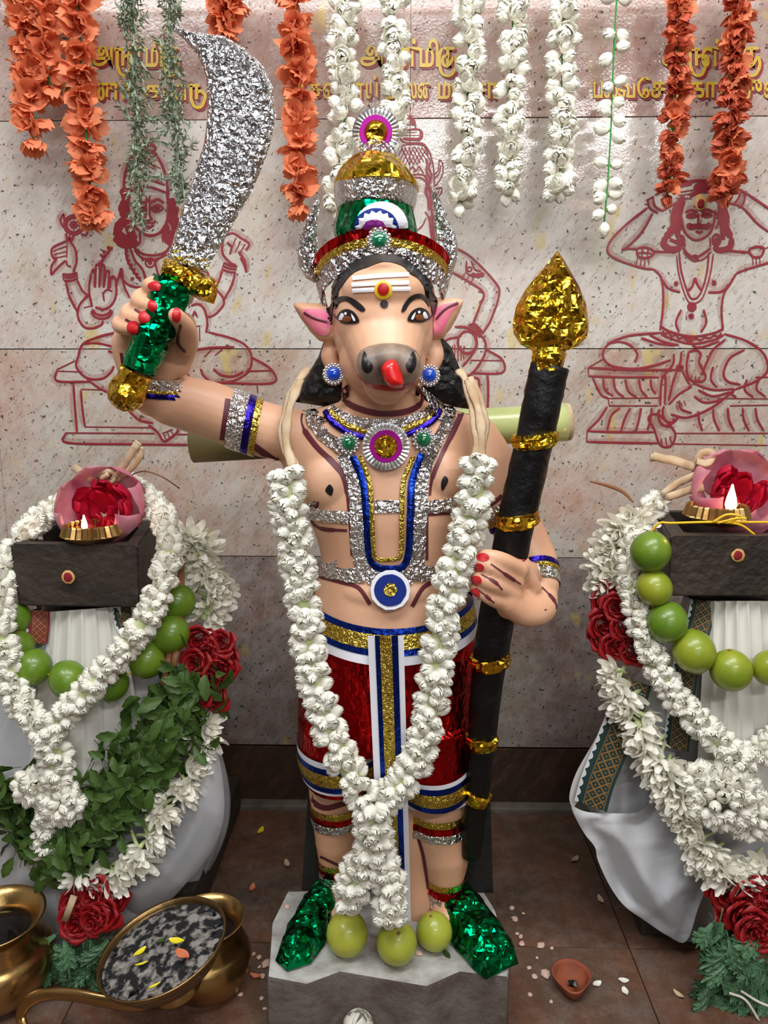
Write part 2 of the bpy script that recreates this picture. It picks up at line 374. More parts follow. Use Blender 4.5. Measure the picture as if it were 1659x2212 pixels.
def loft(rows, seg=40, fold=None, cap=True, a0=0, a1=2*PI, power=1.0):
    """rows: (py, xl, xr, Y, ry) picture silhouettes of level sections about depth Y"""
    rs = []
    for i, (py, xl, xr, Y, ry) in enumerate(rows):
        c = at((xl+xr)/2, py, Y); rx = (at(xr, py, Y) - at(xl, py, Y)).length/2
        ring = []
        for k in range(seg):
            a = 2*PI*k/seg; f = fold(a, i/(len(rows)-1)) if fold else 0
            ca, sa = math.cos(a), math.sin(a)
            ca = math.copysign(abs(ca)**power, ca); sa = math.copysign(abs(sa)**power, sa)
            ring.append(Vector((c.x + (rx+f)*ca, c.y + (ry+f)*sa, c.z)))
        rs.append(ring)
    return rings(rs, cap)
def dense_rows(rows, n=4):
    return [tuple(v) for v in catmull5(rows, n)]
def catmull5(rows, n):
    out = []
    for i in range(len(rows)-1):
        p0 = np.array(rows[max(i-1, 0)]); p1 = np.array(rows[i]); p2 = np.array(rows[i+1]); p3 = np.array(rows[min(i+2, len(rows)-1)])
        for k in range(n):
            t = k/n; out.append(0.5*((2*p1)+(p2-p0)*t+(2*p0-5*p1+4*p2-p3)*t*t+(3*p1-p0-3*p2+p3)*t**3))
    out.append(np.array(rows[-1], float)); return out
def lathe(prof, seg=40, mtx=None, flute=None):
    rs = [[Vector((r*math.cos(2*PI*k/seg)*(1+(flute(k, i) if flute else 0)), r*math.sin(2*PI*k/seg)*(1+(flute(k, i) if flute else 0)), z)) for k in range(seg)] for i, (r, z) in enumerate(prof)]
    d = rings(rs, cap=False)
    return xf(d, mtx) if mtx is not None else d
def inpoly(x, y, P):
    c = False; j = len(P)-1
    for i in range(len(P)):
        if (P[i][1] > y) != (P[j][1] > y) and x < (P[j][0]-P[i][0])*(y-P[i][1])/(P[j][1]-P[i][1]+1e-12)+P[i][0]: c = not c
        j = i
    return c
def segd(x, y, P):
    best = 1e9
    for i in range(len(P)):
        ax, ay = P[i][0], P[i][1]; bx, by = P[(i+1) % len(P)][0], P[(i+1) % len(P)][1]
        dx, dy = bx-ax, by-ay; t = max(0, min(1, ((x-ax)*dx+(y-ay)*dy)/(dx*dx+dy*dy+1e-12)))
        d = math.hypot(x-ax-t*dx, y-ay-t*dy); best = min(best, d)
    return best
def fill2d(P, step, jit=0.25):
    """triangulate polygon with inner points; returns pts, tris, dist"""
    B = []
    for i in range(len(P)):
        a, b = P[i], P[(i+1) % len(P)]; L = math.hypot(b[0]-a[0], b[1]-a[1]); n = max(1, int(L/step))
        for k in range(n): B.append((a[0]+(b[0]-a[0])*k/n, a[1]+(b[1]-a[1])*k/n))
    nb = len(B); x0 = min(p[0] for p in B); x1 = max(p[0] for p in B); y0 = min(p[1] for p in B); y1 = max(p[1] for p in B)
    pts = list(B); y = y0 + step*.5; row = 0
    while y < y1:
        x = x0 + step*(.5 if row % 2 else 0)
        while x < x1:
            q = (x + R.uniform(-jit, jit)*step, y + R.uniform(-jit, jit)*step)
            if inpoly(q[0], q[1], B) and segd(q[0], q[1], P) > step*.45: pts.append(q)
            x += step
        y += step*.87; row += 1
    vc, _, fc, *_ = delaunay_2d_cdt([Vector(p) for p in pts], [], [list(range(nb))], 1, 1e-4)
    pts = [(v.x, v.y) for v in vc]
    return pts, [tuple(f) for f in fc], [segd(p[0], p[1], P) for p in pts]
def pillow(P, to3, thick, step, crumple=0.0, edge=None, back=True):
    """P polygon in its own plane units; to3(u,v,h) -> point; rounded on both sides, creased"""
    pts, tris, D = fill2d(P, step); dm = edge or max(D)
    def hh(d): u = min(1, d/dm); return thick*math.sqrt(max(0, 1-(1-u)**2))
    V = [to3(p[0], p[1], hh(d) + (R.uniform(-crumple, crumple) if d > 1e-3 else 0)) for p, d in zip(pts, D)]
    Fc = [tuple(t) for t in tris]
    if back:
        n = len(V); bmap = {}
        for i, (p, d) in enumerate(zip(pts, D)):
            if d < 1e-3: bmap[i] = i
            else: bmap[i] = len(V); V.append(to3(p[0], p[1], -hh(d)*.8 + R.uniform(-crumple, crumple)))
        Fc += [tuple(bmap[i] for i in reversed(t)) for t in tris]
    return V, Fc
def remesh(parts, voxel, smooth=3, name='body'):
    V, Fc = join(parts); me = bpy.data.meshes.new(name+'_raw'); me.from_pydata([tuple(v) for v in V], [], Fc); me.update()
    bm = bmesh.new(); bm.from_mesh(me); bmesh.ops.recalc_face_normals(bm, faces=bm.faces[:]); bm.to_mesh(me); bm.free()
    o = bpy.data.objects.new('tmp', me); col.objects.link(o)
    r = o.modifiers.new('r', 'REMESH'); r.mode = 'VOXEL'; r.voxel_size = voxel; r.use_smooth_shade = True
    s = o.modifiers.new('s', 'SMOOTH'); s.iterations = smooth; s.factor = .5
    dg = bpy.context.evaluated_depsgraph_get(); out = bpy.data.meshes.new_from_object(o.evaluated_get(dg))
    bpy.data.objects.remove(o); bpy.data.meshes.remove(me); out.name = name; out.shade_smooth(); return out
def bvh_of(me):
    return BVHTree.FromPolygons([v.co.copy() for v in me.vertices], [tuple(p.vertices) for p in me.polygons])
def surf(bvh, px, py, off, Yfall):
    d = ray(px, py); hit, nrm, idx, dist = bvh.ray_cast(CP, d)
    if hit is None or abs(hit.y - Yfall) > .14:
        q = at(px, py, Yfall); h2, n2, i2, d2 = bvh.find_nearest(q)
        if h2 is None: return q
        return h2 + n2*off
    return hit + nrm*off
def decal(P, bvh, off, Y, step=6, smooth_poly=True):
    if smooth_poly: P = [(v.x, v.y) for v in catmull([(p[0], p[1], 0) for p in P], 4, True)]
    pts, tris, D = fill2d(P, step, 0)
    V = [surf(bvh, p[0], p[1], off if d > .01 else off*.85, Y) for p, d in zip(pts, D)]
    return V, tris
def strip(P, w, bvh, off, Y, across=4, step=6, wob=0.0, closed=False):
    C = catmull([(p[0], p[1], 0) for p in P], 8, closed); 
    L = [C[0]]; 
    for c in C[1:]:
        if (c - L[-1]).length >= step*.8: L.append(c)
    if (L[-1]-C[-1]).length > 1: L.append(C[-1])
    V, Fc = [], []; n = across+1
    for i, c in enumerate(L):
        a = L[max(i-1, 0)]; b = L[min(i+1, len(L)-1)]; t = (b-a).normalized(); nn = Vector((-t.y, t.x, 0))
        ww = w[min(int(i/len(L)*len(w)), len(w)-1)] if isinstance(w, (list, tuple)) else w
        ww *= 1 + R.uniform(-wob, wob)
        for j in range(n):
            u = (j/across - .5)*ww
            o = off*(.8 if j in (0, n-1) else 1.0)
            V.append(surf(bvh, c.x + nn.x*u, c.y + nn.y*u, o, Y))
    for i in range(len(L)-1):
        for j in range(across): Fc.append((i*n+j, i*n+j+1, (i+1)*n+j+1, (i+1)*n+j))
    return V, Fc
def band(bvh, c, axis, width, off, up=Vector((0, 0, 1)), seg=48, rows=3, maxr=.12, wob=0.0, shift=0.0, arc=(0, 2*PI)):
    """ring that hugs the surface round an axis"""
    axis = axis.normalized(); a = axis.orthogonal().normalized(); b = axis.cross(a); V, Fc = [], []
    full = abs(arc[1]-arc[0]-2*PI) < 1e-6; cnt = seg if full else seg+1
    for i in range(rows+1):
        cc = c + axis*(shift + (i/rows-.5)*width)
        for k in range(cnt):
            th = arc[0] + (arc[1]-arc[0])*k/seg; d = a*math.cos(th)+b*math.sin(th)
            hit, nrm, _, dist = bvh.ray_cast(cc, d, maxr)
            r = dist if hit is not None else None
            V.append((cc, d, r))
    rs = [v[2] for v in V if v[2] is not None]; med = sorted(rs)[len(rs)//2] if rs else .03
    out = []
    for i, (cc, d, r) in enumerate(V):
        r = med if r is None else min(r, med*1.7)
        row = i//cnt; o = off*(.8 if row in (0, rows) else 1) * (1+R.uniform(-wob, wob))
        out.append(cc + d*(r+o))
    for i in range(rows):
        for k in range(cnt if full else seg):
            q = (k+1) % cnt; Fc.append((i*cnt+k, i*cnt+q, (i+1)*cnt+q, (i+1)*cnt+k))
    return out, Fc
# ================================================================ the setting
YW = 1.40
wall = tag(obj('wall_back', box((0, YW+.07, 1.3), (4.2, .1, 2.8)), 'grout', smooth=False), kind='structure')
xj = [at(2, 1000, YW).x, at(884, 600, YW).x]; tw = xj[1]-xj[0]
TH = .386; z0 = at(830, 1612, YW).z
rowmat = ['tile_base', 'tile_low', 'tile_mid', 'tile_top', 'tile_top', 'tile_mid']
tile_me = {}
def tile_mesh(mname, w, h, y0, t=.02, b=.0006):
    d = box((0, 0, 0), (w-.0006, t, h-.0016), b)
    me = bpy.data.meshes.new('tile'); me.from_pydata([tuple(v) for v in d[0]], [], d[1]); me.materials.append(M[mname]); return me
for r in range(6):
    me = tile_mesh(rowmat[r], tw, TH, YW)
    for c in range(-2, 3):
        o = bpy.data.objects.new('tile', me); link(o, wall)
        o.location = (xj[0] + tw*(c+.5), YW+.01+R.uniform(0, .0006), z0+TH*(r+.5))
sk = tag(bpy.data.objects.new('baseboard_back', None), kind='structure'); col.objects.link(sk)
me = tile_mesh('skirt', .62, z0-.004, YW)
for c in range(-3, 4):
    o = bpy.data.objects.new('tile', me); link(o, sk); o.location = (.62*c+.17, YW+.009, z0/2)
tag(obj('trim_1', box((0, YW-.012, .004), (4.2, .026, .014), .003), 'grey_strip'), kind='structure')
tag(obj('wall_left', box((-2.15, -.6, 1.3), (.1, 4.3, 2.8)), 'plaster', smooth=False), kind='structure')
tag(obj('wall_right', box((2.15, -.6, 1.3), (.1, 4.3, 2.8)), 'plaster', smooth=False), kind='structure')
tag(obj('wall_rear', box((0, -2.75, 1.3), (4.4, .1, 2.8)), 'plaster_dark', smooth=False), kind='structure')
tag(obj('ceiling', box((0, -.6, 2.75), (4.4, 4.3, .1)), 'plaster', smooth=False), kind='structure')
floor = tag(obj('floor', box((0, -.6, -.06), (4.4, 4.3, .1)), 'grout_floor', smooth=False), kind='structure')
fx = at(1364, 2060, 1.0).x; fx = atz(1364, 2060, 0).x; fy = atz(1300, 2047, 0).y; FT = .40
me = bpy.data.meshes.new('tile'); d = box((0, 0, 0), (FT-.0016, FT-.0016, .02), .0008); me.from_pydata([tuple(v) for v in d[0]], [], d[1]); me.materials.append(M['floor'])
for i in range(-5, 5):
    for j in range(-3, 2):
        o = bpy.data.objects.new('tile', me); link(o, floor); o.location = (fx+FT*(i+.5), fy+FT*(j+.5), -.010+R.uniform(-.0006, .0006))

# ---------------------------------------------------------------- paintings and lettering on the wall
def wpt(px, py, lift): 
    p = at(px, py, YW-lift); return p
def strokes(name, S, label, cat='painting'):
    """S: list of (points, width px, closed) in picture units, painted as thin raised strokes on the wall"""
    parts = []
    for s in S:
        pts, w = s[0], s[1]; closed = len(s) > 2 and s[2]
        C = catmull([(p[0], p[1], 0) for p in pts], 5, closed) if len(pts) > 2 else [Vector((pts[0][0], pts[0][1], 0)), Vector((pts[1][0], pts[1][1], 0))]
        if closed: C.append(C[0].copy())
        lift = R.uniform(.0006, .0011); n = len(C); V = []; Fc = []
        for i, c in enumerate(C):
            t = (C[min(i+1, n-1)]-C[max(i-1, 0)]); t = t.normalized() if t.length > 1e-6 else Vector((1, 0, 0)); nn = Vector((-t.y, t.x, 0))
            ww = w/2*(1 if closed else (.55 if i in (0, n-1) else 1))*(1+R.uniform(-.14, .14))
            V += [wpt(c.x+nn.x*ww, c.y+nn.y*ww, lift), wpt(c.x-nn.x*ww, c.y-nn.y*ww, lift)]
        for i in range(n-1): Fc.append((2*i, 2*i+1, 2*i+3, 2*i+2))
        parts.append((V, Fc))
    o = obj(name, join(parts), 'figure_paint', smooth=False)
    W_ = []
    for si, s in enumerate(S):
        if s[1] < 4.2 or len(s[0]) < 3: continue
        C = catmull([(p[0], p[1], 0) for p in s[0]], 4, len(s) > 2 and bool(s[2])); n = len(C); V = []; Fc = []
        for i, c in enumerate(C):
            t = (C[min(i+1, n-1)]-C[max(i-1, 0)]); t = t.normalized() if t.length > 1e-6 else Vector((1, 0, 0)); q = Vector((-t.y, t.x, 0)); f = math.sin(PI*(i+.5)/n)**.5; sd = 1 if si % 2 else -1
            V += [wpt(c.x+q.x*11*f*sd, c.y+q.y*11*f*sd, .0003), wpt(c.x-q.x*3*sd, c.y-q.y*3*sd, .0003)]
        for i in range(n-1): Fc.append((2*i, 2*i+1, 2*i+3, 2*i+2))
        W_.append((V, Fc))
    tag(obj('paint_wash', join(W_), 'wash', o, smooth=False), kind='stuff')
    return tag(o, label, cat, 'seated figures painted on the wall')
def circ(x, y, r, ry=None, n=12, a0=0, a1=2*PI):
    ry = ry or r
    full = abs(a1-a0-2*PI) < 1e-6
    return [(x+r*math.cos(a0+(a1-a0)*k/n), y+ry*math.sin(a0+(a1-a0)*k/n)) for k in range(n if full else n+1)]
def conv(S, ox, oy, sc, w=4.5):
    out = []
    for s in S:
        if isinstance(s, tuple): pts, ww, cl = s[0], s[1], (s[2] if len(s) > 2 else False)
        else: pts, ww, cl = s, w, False
        out.append(([(ox+p[0]/sc, oy+p[1]/sc) for p in pts], ww, cl))
    return out
LF = [[(130,1285),(255,1225)],[(130,1290),(135,1360),(350,1365)],[(135,1295),(300,1300)],[(1420,1200),(1555,1285),(1555,1375),(1180,1370)],[(1385,1295),(1555,1290)],
 [(240,1370),(252,1540),(265,1700)],[(290,1415),(440,1420)],[(290,1420),(300,1540),(318,1665)],[(318,1665),(750,1670)],[(190,1705),(780,1708)],[(190,1705),(200,1770),(600,1780),(1030,1785)],[(930,1715),(1030,1715)],[(1460,1385),(1465,1440)],
 [(270,1210),(300,1120),(400,1070),(560,1030)],[(270,1200),(262,1270),(330,1340),(430,1345),(490,1300),(510,1260)],[(470,1160),(520,1180),(545,1240)],[(300,1115),(400,1110),(530,1140)],
 [(1130,1035),(1300,1080),(1390,1130),(1425,1210),(1400,1300),(1300,1360),(1180,1375),(1110,1330),(1085,1280)],[(1170,1280),(1220,1320),(1300,1330),(1370,1300)],[(1000,1160),(1150,1140),(1310,1135)],[(1110,1200),(1160,1150)],[(1180,1190),(1230,1150)],[(980,1290),(1020,1340)],[(910,1310),(1000,1360),(1100,1370)],
 [(610,1560),(680,1620),(770,1640)],[(740,1650),(800,1700),(830,1750),(860,1755),(930,1700),(930,1680)],[(840,1715),(855,1745)],[(865,1700),(878,1735)],[(890,1690),(905,1720)],[(830,1710),(900,1680)],[(330,1345),(400,1400),(480,1440)],[(700,1480),(900,1500)],
 [(680,380),(682,440),(645,470)],[(830,400),(835,440)],([(500,470),(440,550),(400,590)],5),([(400,590),(440,560),(420,520),(450,540),(440,495),(475,515),(470,470),(500,490)],4),
 [(560,610),(555,660),(590,710),(640,735),(700,740)],[(560,610),(575,720),(615,810)],[(560,610),(545,660),(520,730)],[(640,470),(700,515),(780,525),(850,505),(880,470)],[(645,490),(700,545),(780,555),(860,520)],([(690,540),(700,560),(715,550),(730,565),(760,560),(790,565),(810,550)],3),
 (circ(750,575,30),4,True),(circ(750,575,9),4,True),[(585,470),(600,560),(645,640),(690,700)],[(620,480),(650,560),(700,620),(722,690)],
 ([(590,480),(600,500),(585,515),(605,530),(592,550),(615,560),(602,580),(630,590),(618,612),(648,620),(640,645),(668,650),(660,672),(690,675)],4),(circ(633,683,8),3,True),[(780,560),(800,640),(830,700)],
 ([(590,150),(600,230),(640,320),(700,380),(760,395),(820,370),(862,300),(872,200),(862,120)],6),([(575,80),(590,160),(570,220),(590,280),(545,330),(540,390),(600,430)],20),([(520,400),(560,445),(620,450),(660,420)],18),([(600,200),(590,300),(620,380),(660,420)],14),([(880,150),(905,220),(900,280),(925,330),(920,400),(870,460)],22),([(860,320),(850,400),(870,440)],14),
 ([(680,215),(700,195),(722,215),(700,230)],4,True),([(760,215),(800,190),(835,215),(795,235)],5,True),(circ(702,213,7),6,True),(circ(797,213,9),7,True),([(668,190),(695,172),(722,182)],5),([(748,180),(800,155),(842,180)],6),[(722,150),(722,265),(700,285),(735,292)],[(748,150),(748,260),(762,285),(735,292)],([(685,305),(715,312),(740,306),(765,312),(790,298)],5),([(705,325),(740,345),(775,325)],6),([(722,130),(735,170),(748,130)],4),
 (circ(625,385,22,32),5,True),(circ(625,385,8,15),4,True),(circ(875,395,22,30),5,True),(circ(875,395,8,13),4,True),([(600,190),(592,240),(605,300)],5),([(880,190),(885,250),(870,300)],5),
 ([(575,140),(578,30),(600,-70),(640,-130)],6),([(870,140),(860,30),(830,-70),(795,-130)],6),([(600,60),(720,20),(850,60)],5),([(590,110),(720,70),(860,110)],5),
 (circ(722,-140,72,18),5,True),(circ(722,-185,66,24),5,True),(circ(722,-230,46,20),5,True),([(720,-250),(720,-300)],8),([(640,-60),(720,-30)],4),([(660,-110),(790,-40)],4),([(690,-115),(820,-50)],4),([(790,-110),(650,-30)],4),([(750,-115),(620,-60)],4),
 (circ(243,325,62),6,True),(circ(243,325,46),4,True),(circ(243,325,17),7,True),([(180,345),(155,300),(175,255),(182,300)],5),([(250,260),(245,220),(275,245),(270,215),(300,250),(315,220),(300,275)],5),([(300,350),(335,340),(325,390),(290,385)],5),([(190,380),(205,430),(215,400),(225,430),(245,390)],5),
 ([(210,325),(225,325)],3),([(262,325),(280,325)],3),([(243,290),(243,305)],3),([(243,345),(243,362)],3),([(220,300),(230,312)],3),([(266,300),(256,312)],3),
 [(195,430),(100,480),(108,545),(135,540)],([(105,500),(195,465)],4),([(112,520),(200,500)],4),([(120,545),(190,530)],4),([(200,440),(195,540)],4),[(215,430),(250,480),(262,560),(240,640)],[(130,550),(95,600),(95,660)],[(95,655),(145,600),(190,560)],([(195,560),(200,590),(225,605)],4),
 [(170,650),(218,655),(265,640)],[(172,670),(220,675),(265,660)],[(176,692),(225,695),(268,678)],[(170,648),(176,692)],[(264,640),(268,680)],[(190,695),(215,800),(270,905)],[(265,690),(300,760),(345,800)],
 [(350,780),(285,850),(270,930),(310,1000),(370,1010),(430,985),(435,960)],[(370,860),(310,875)],(circ(430,895,68,52,10,0,PI),5),(circ(430,880,60,45,10,.1,PI-.1),5),
 [(365,870),(345,760),(358,645)],([(360,640),(375,620),(385,650),(382,740)],4.5),([(385,740),(390,605),(405,590),(416,620),(412,740)],4.5),([(413,740),(425,600),(440,590),(450,620),(440,740)],4.5),([(443,740),(460,640),(478,640),(470,750)],4.5),([(480,750),(488,680),(510,668),(525,710),(522,800),(490,860),(440,885),(385,870)],5),([(445,830),(440,780),(465,755),(500,765)],4),
 [(1240,400),(1228,480),(1240,530),(1290,580),(1320,590)],[(1250,395),(1300,380),(1350,410),(1407,450),(1385,495)],([(1320,410),(1285,500)],4.5),([(1350,430),(1315,510)],4.5),([(1380,450),(1342,520)],4.5),([(1350,540),(1375,590),(1390,640)],5),([(1390,640),(1375,560),(1335,500)],5),[(1260,440),(1290,470),(1280,520)],
 [(1240,575),(1285,592),(1330,600)],[(1235,597),(1280,614),(1325,620)],[(1228,618),(1275,636),(1320,640)],[(1240,575),(1228,618)],[(1230,622),(1205,700),(1170,745)],[(1315,642),(1290,730),(1240,820)],[(1240,820),(1235,860),(1180,920),(1120,940)],[(1190,755),(1230,800),(1240,830)],[(1080,600),(1130,640),(1142,680)],
 [(1020,862),(1070,850),(1110,885),(1130,970),(1122,1040)],([(1020,985),(1030,1080),(1050,1125)],4.5),([(1050,1005),(1055,1110)],4.5),([(1078,1005),(1080,1100)],4.5),([(1030,950),(1045,900),(1065,940)],4),([(1018,1000),(1085,995)],4)]
strokes('seated_figure_painting', conv(LF, 80, 380, 3.072), 'maroon line painting of a four-armed seated figure holding a disc, left of the statue')
RF = [[(810,905),(880,865)],[(810,905),(812,945)],[(812,945),(980,950),(1145,950)],[(810,905),(1020,915),(1225,915)],[(830,950),(870,1030),(905,1050)],[(905,1050),(910,1085)],[(910,1085),(1140,1085)],[(905,1050),(1150,1048)],
 [(880,955),(890,1010),(930,1040)],[(930,955),(940,1010),(980,1045)],[(985,960),(1000,1015),(1040,1045)],[(1050,960),(1060,1010),(1090,1045)],[(1105,960),(1110,1000),(1130,1030)],[(900,1090),(860,1150),(805,1205)],[(805,1205),(960,1210),(1130,1210)],[(805,1205),(803,1255)],[(803,1255),(980,1260),(1150,1262)],[(1220,1215),(1659,1215)],[(1215,1265),(1659,1272)],
 [(960,1095),(920,1130),(900,1200)],[(1010,1095),(985,1140),(965,1205)],[(1060,1095),(1050,1150),(1035,1205)],[(1110,1095),(1105,1150),(1090,1200)],[(1330,1110),(1335,1160),(1350,1205)],[(1400,1100),(1405,1150),(1430,1205)],[(1470,1095),(1475,1150),(1500,1205)],[(1540,1095),(1545,1150),(1570,1205)],[(1600,1095),(1610,1150),(1640,1205)],
 [(1420,1050),(1659,1052)],[(1480,1085),(1659,1082)],[(1560,960),(1550,1010),(1590,1045)],[(1620,955),(1605,1005),(1650,1045)],[(1600,950),(1659,950)],[(1500,1010),(1490,1030),(1510,1045)],
 [(1090,150),(1000,220),(920,300),(903,360),(960,400),(1070,435),(1120,440)],[(1115,175),(1060,270),(1000,330),(968,350)],[(968,350),(1000,343),(1040,345)],[(1110,355),(1200,358),(1240,345)],([(1040,350),(1060,338),(1100,342),(1122,362),(1095,385),(1052,382)],5,True),([(1045,385),(1035,425)],4),([(1062,390),(1056,430)],4),([(1078,390),(1075,430)],4),([(1095,385),(1098,420)],4),(circ(1080,350,14),4,True),(circ(1055,372,10),3,True),(circ(1100,374,10),3,True),
 [(1090,110),(1100,150),(1140,175)],[(1115,95),(1125,140),(1160,165)],[(1085,115),(1120,95)],[(1125,90),(1180,60),(1220,50)],([(1160,90),(1230,55),(1300,38)],5),([(1235,78),(1310,65)],4.5),([(1235,92),(1310,82)],4.5),([(1235,110),(1300,105)],4.5),[(1160,165),(1220,130),(1250,115)],
 [(1490,55),(1540,72),(1600,110),(1680,165)],[(1470,125),(1540,150),(1610,225),(1680,275)],[(1555,70),(1545,125),(1520,150)],[(1535,60),(1520,105),(1500,130)],[(1420,345),(1500,355),(1570,360)],[(1640,345),(1680,328)],([(1570,350),(1600,335),(1638,340),(1628,378),(1590,382)],5,True),([(1585,380),(1590,420)],4),([(1602,382),(1606,420)],4),([(1620,380),(1622,415)],4),[(1680,405),(1560,440),(1510,460)],
 [(1120,440),(1155,480),(1165,560),(1162,640),(1150,730)],[(1510,460),(1480,510),(1450,560),(1440,640),(1447,730)],[(1160,490),(1190,530),(1245,548)],[(1480,510),(1440,545),(1378,550)],([(1275,545),(1300,525),(1315,480)],5),([(1345,540),(1325,510),(1315,480)],5),
 [(1250,630),(1225,690),(1240,738)],[(1355,630),(1368,690),(1342,738)],(circ(1297,662,6),7,True),(circ(1225,508,5),5,True),(circ(1405,505,5),6,True),([(1240,360),(1250,450),(1285,560),(1310,580),(1340,555),(1370,460),(1380,360)],4),([(1228,375),(1238,462),(1272,572),(1302,602),(1350,575),(1385,470),(1402,365)],3),(circ(1300,618,17),5,True),(circ(1300,618,6),4,True),([(1255,335),(1290,375),(1330,380),(1390,340)],5),([(1260,358),(1300,395),(1350,395),(1395,355)],3),(circ(1315,388,14),4,True),
 ([(1250,190),(1260,250),(1290,290),(1330,302),(1380,275),(1405,220),(1410,160)],5),([(1262,95),(1220,170),(1212,240),(1178,290)],15),([(1180,285),(1165,320),(1200,345),(1250,340)],13),([(1262,110),(1238,200),(1232,290)],12),([(1195,300),(1235,315)],14),([(1425,100),(1460,180),(1462,240),(1485,290)],14),([(1488,290),(1480,335),(1430,350),(1405,330)],12),([(1430,130),(1440,210),(1450,300)],10),([(1230,45),(1290,28),(1350,22),(1420,38),(1480,90)],7),([(1310,60),(1350,40),(1420,60),(1470,120)],12),([(1290,95),(1340,70),(1400,80),(1430,130)],10),([(1320,48),(1350,52),(1400,48)],8),
 ([(1275,188),(1300,176),(1325,188),(1300,196)],4,True),([(1345,186),(1370,174),(1395,186),(1370,194)],4,True),(circ(1300,187,5),5,True),(circ(1370,185,5),5,True),([(1268,172),(1298,160),(1328,172)],5),([(1342,170),(1372,158),(1402,170)],5),[(1332,175),(1330,222),(1345,228)],([(1285,222),(1292,240),(1325,236),(1345,238),(1375,238),(1385,222)],11),([(1318,260),(1335,268),(1352,260)],5),(circ(1248,305,16,24),5,True),(circ(1248,308,6,10),4,True),(circ(1416,302,18,26),5,True),(circ(1416,305,7,11),4,True),([(1265,300),(1268,335)],6),([(1385,290),(1388,335)],6),([(1245,190),(1235,230),(1250,255)],5),([(1418,170),(1430,205),(1412,250)],5),
 [(1150,708),(1200,735),(1300,758),(1400,742),(1447,722)],[(1150,738),(1180,758),(1290,792),(1400,775),(1452,750)],([(1160,730),(1175,745),(1190,738),(1205,756),(1225,748),(1240,768),(1262,760),(1290,785),(1315,766),(1340,776),(1360,762),(1385,766),(1405,752),(1425,758),(1440,740)],4),(circ(1288,768,8),6,True),
 [(1150,740),(1000,755),(905,795),(880,850),(920,895),(1020,910),(1120,895),(1200,868)],[(900,790),(960,783),(1010,800),(1042,840),(1030,880)],[(1060,765),(1140,790),(1220,800)],[(1100,750),(1160,780),(1240,800)],[(1452,745),(1560,780),(1640,840),(1657,920),(1600,970),(1500,1010)],[(1500,1010),(1400,1090),(1280,1140),(1200,1125)],[(1550,820),(1480,860),(1450,930),(1470,970),(1530,985)],[(1460,770),(1400,820),(1370,880),(1345,940)],[(1430,780),(1340,810),(1300,800)],[(1400,900),(1390,960),(1420,1000)],[(1500,1005),(1400,1010),(1310,980)],[(1480,1020),(1400,1040),(1330,1010)],[(1440,1060),(1360,1070),(1310,1040)],
 [(1250,830),(1245,880),(1215,960),(1190,1060)],[(1215,840),(1210,890),(1160,960),(1150,1085)],[(1155,950),(1175,950),(1172,1080)],[(1285,830),(1320,822),(1342,840),(1335,880),(1365,945),(1345,970),(1290,960),(1275,900),(1285,830)],([(1300,940),(1296,965)],4),([(1318,945),(1316,972)],4),([(1335,945),(1336,972)],4),(circ(1243,905,14,10),5,True),[(1255,920),(1275,960),(1290,985)],[(1280,1000),(1330,960)],
 [(1105,1125),(1095,1150),(1120,1190),(1150,1270),(1200,1275),(1222,1220),(1190,1170),(1145,1128),(1105,1125)],([(1155,1240),(1160,1275)],4),([(1175,1235),(1182,1272)],4),([(1195,1230),(1205,1262)],4),(circ(1180,1130,38,50,10,.3,PI+.6),5),(circ(1200,1115,38,50,10,.3,PI+.6),5),[(1190,1080),(1240,1030),(1300,995)],[(1240,1060),(1250,1100),(1300,1120)],([(1250,1070),(1256,1090)],3),([(1262,1060),(1272,1085)],3),([(1228,1080),(1235,1105)],3)]
strokes('seated_figure_painting', conv(RF, 900, 380, 2.186), 'maroon line painting of a moustached cross-legged figure with hands in its hair, right side')
mf = [([(222,100),(250,55),(290,95),(310,130),(320,200)],9),([(222,100),(215,160),(180,230)],9),([(240,60),(262,100),(290,160)],10),([(215,160),(310,165)],8),([(225,130),(300,132)],6),([(180,235),(320,212),(385,235),(402,285),(370,330),(170,330)],9),([(180,255),(340,250)],7),([(175,287),(370,290)],7),([(175,320),(360,320)],7),([(375,240),(380,290),(360,320)],9),
 ([(130,320),(200,375),(390,380),(450,430),(490,500),(520,600),(535,700),(545,900)],8),([(200,345),(380,350)],7),([(150,420),(200,400),(390,400),(440,450),(470,520)],6)]
for k in range(7): mf.append(([(160+k*48, 420+abs(k-3)*8), (60+k*46, 640)], 9))
for k in range(7): mf.append(([(150+k*40, 425), (250+k*42, 640-k*8)], 9))
mf += [([(250,700),(290,660),(320,720),(360,660),(400,720),(420,740)],7),([(270,760),(380,755),(430,770)],7),([(290,790),(380,795),(430,830),(460,880)],8),([(300,740),(300,690)],5),([(360,740),(360,690)],5),
 ([(445,560),(460,640),(450,720),(490,800),(480,880)],10),([(500,600),(480,680),(510,760),(490,850)],10),([(430,760),(460,850),(440,960),(470,1050),(480,1180)],13),([(470,880),(500,1000),(510,1150),(520,1300),(530,1450),(560,1600)],12),([(500,900),(540,1100),(540,1300)],7),([(490,1250),(500,1450),(540,1620)],9),([(430,1200),(470,1260),(510,1400),(520,1560)],8),([(460,1620),(540,1640),(590,1600)],8),
 ([(315,1440),(400,1365),(445,1270)],6),([(540,760),(590,700),(605,585),(645,640),(640,750),(590,850),(550,890)],6),([(545,800),(600,740),(625,640)],4),([(560,920),(635,920),(605,1010),(560,1000)],7),([(600,930),(590,1000)],10)]
MF = [(p, max(2.6, w*.42), c) for p, w, c in conv(mf, 840, 240, 5.53)]
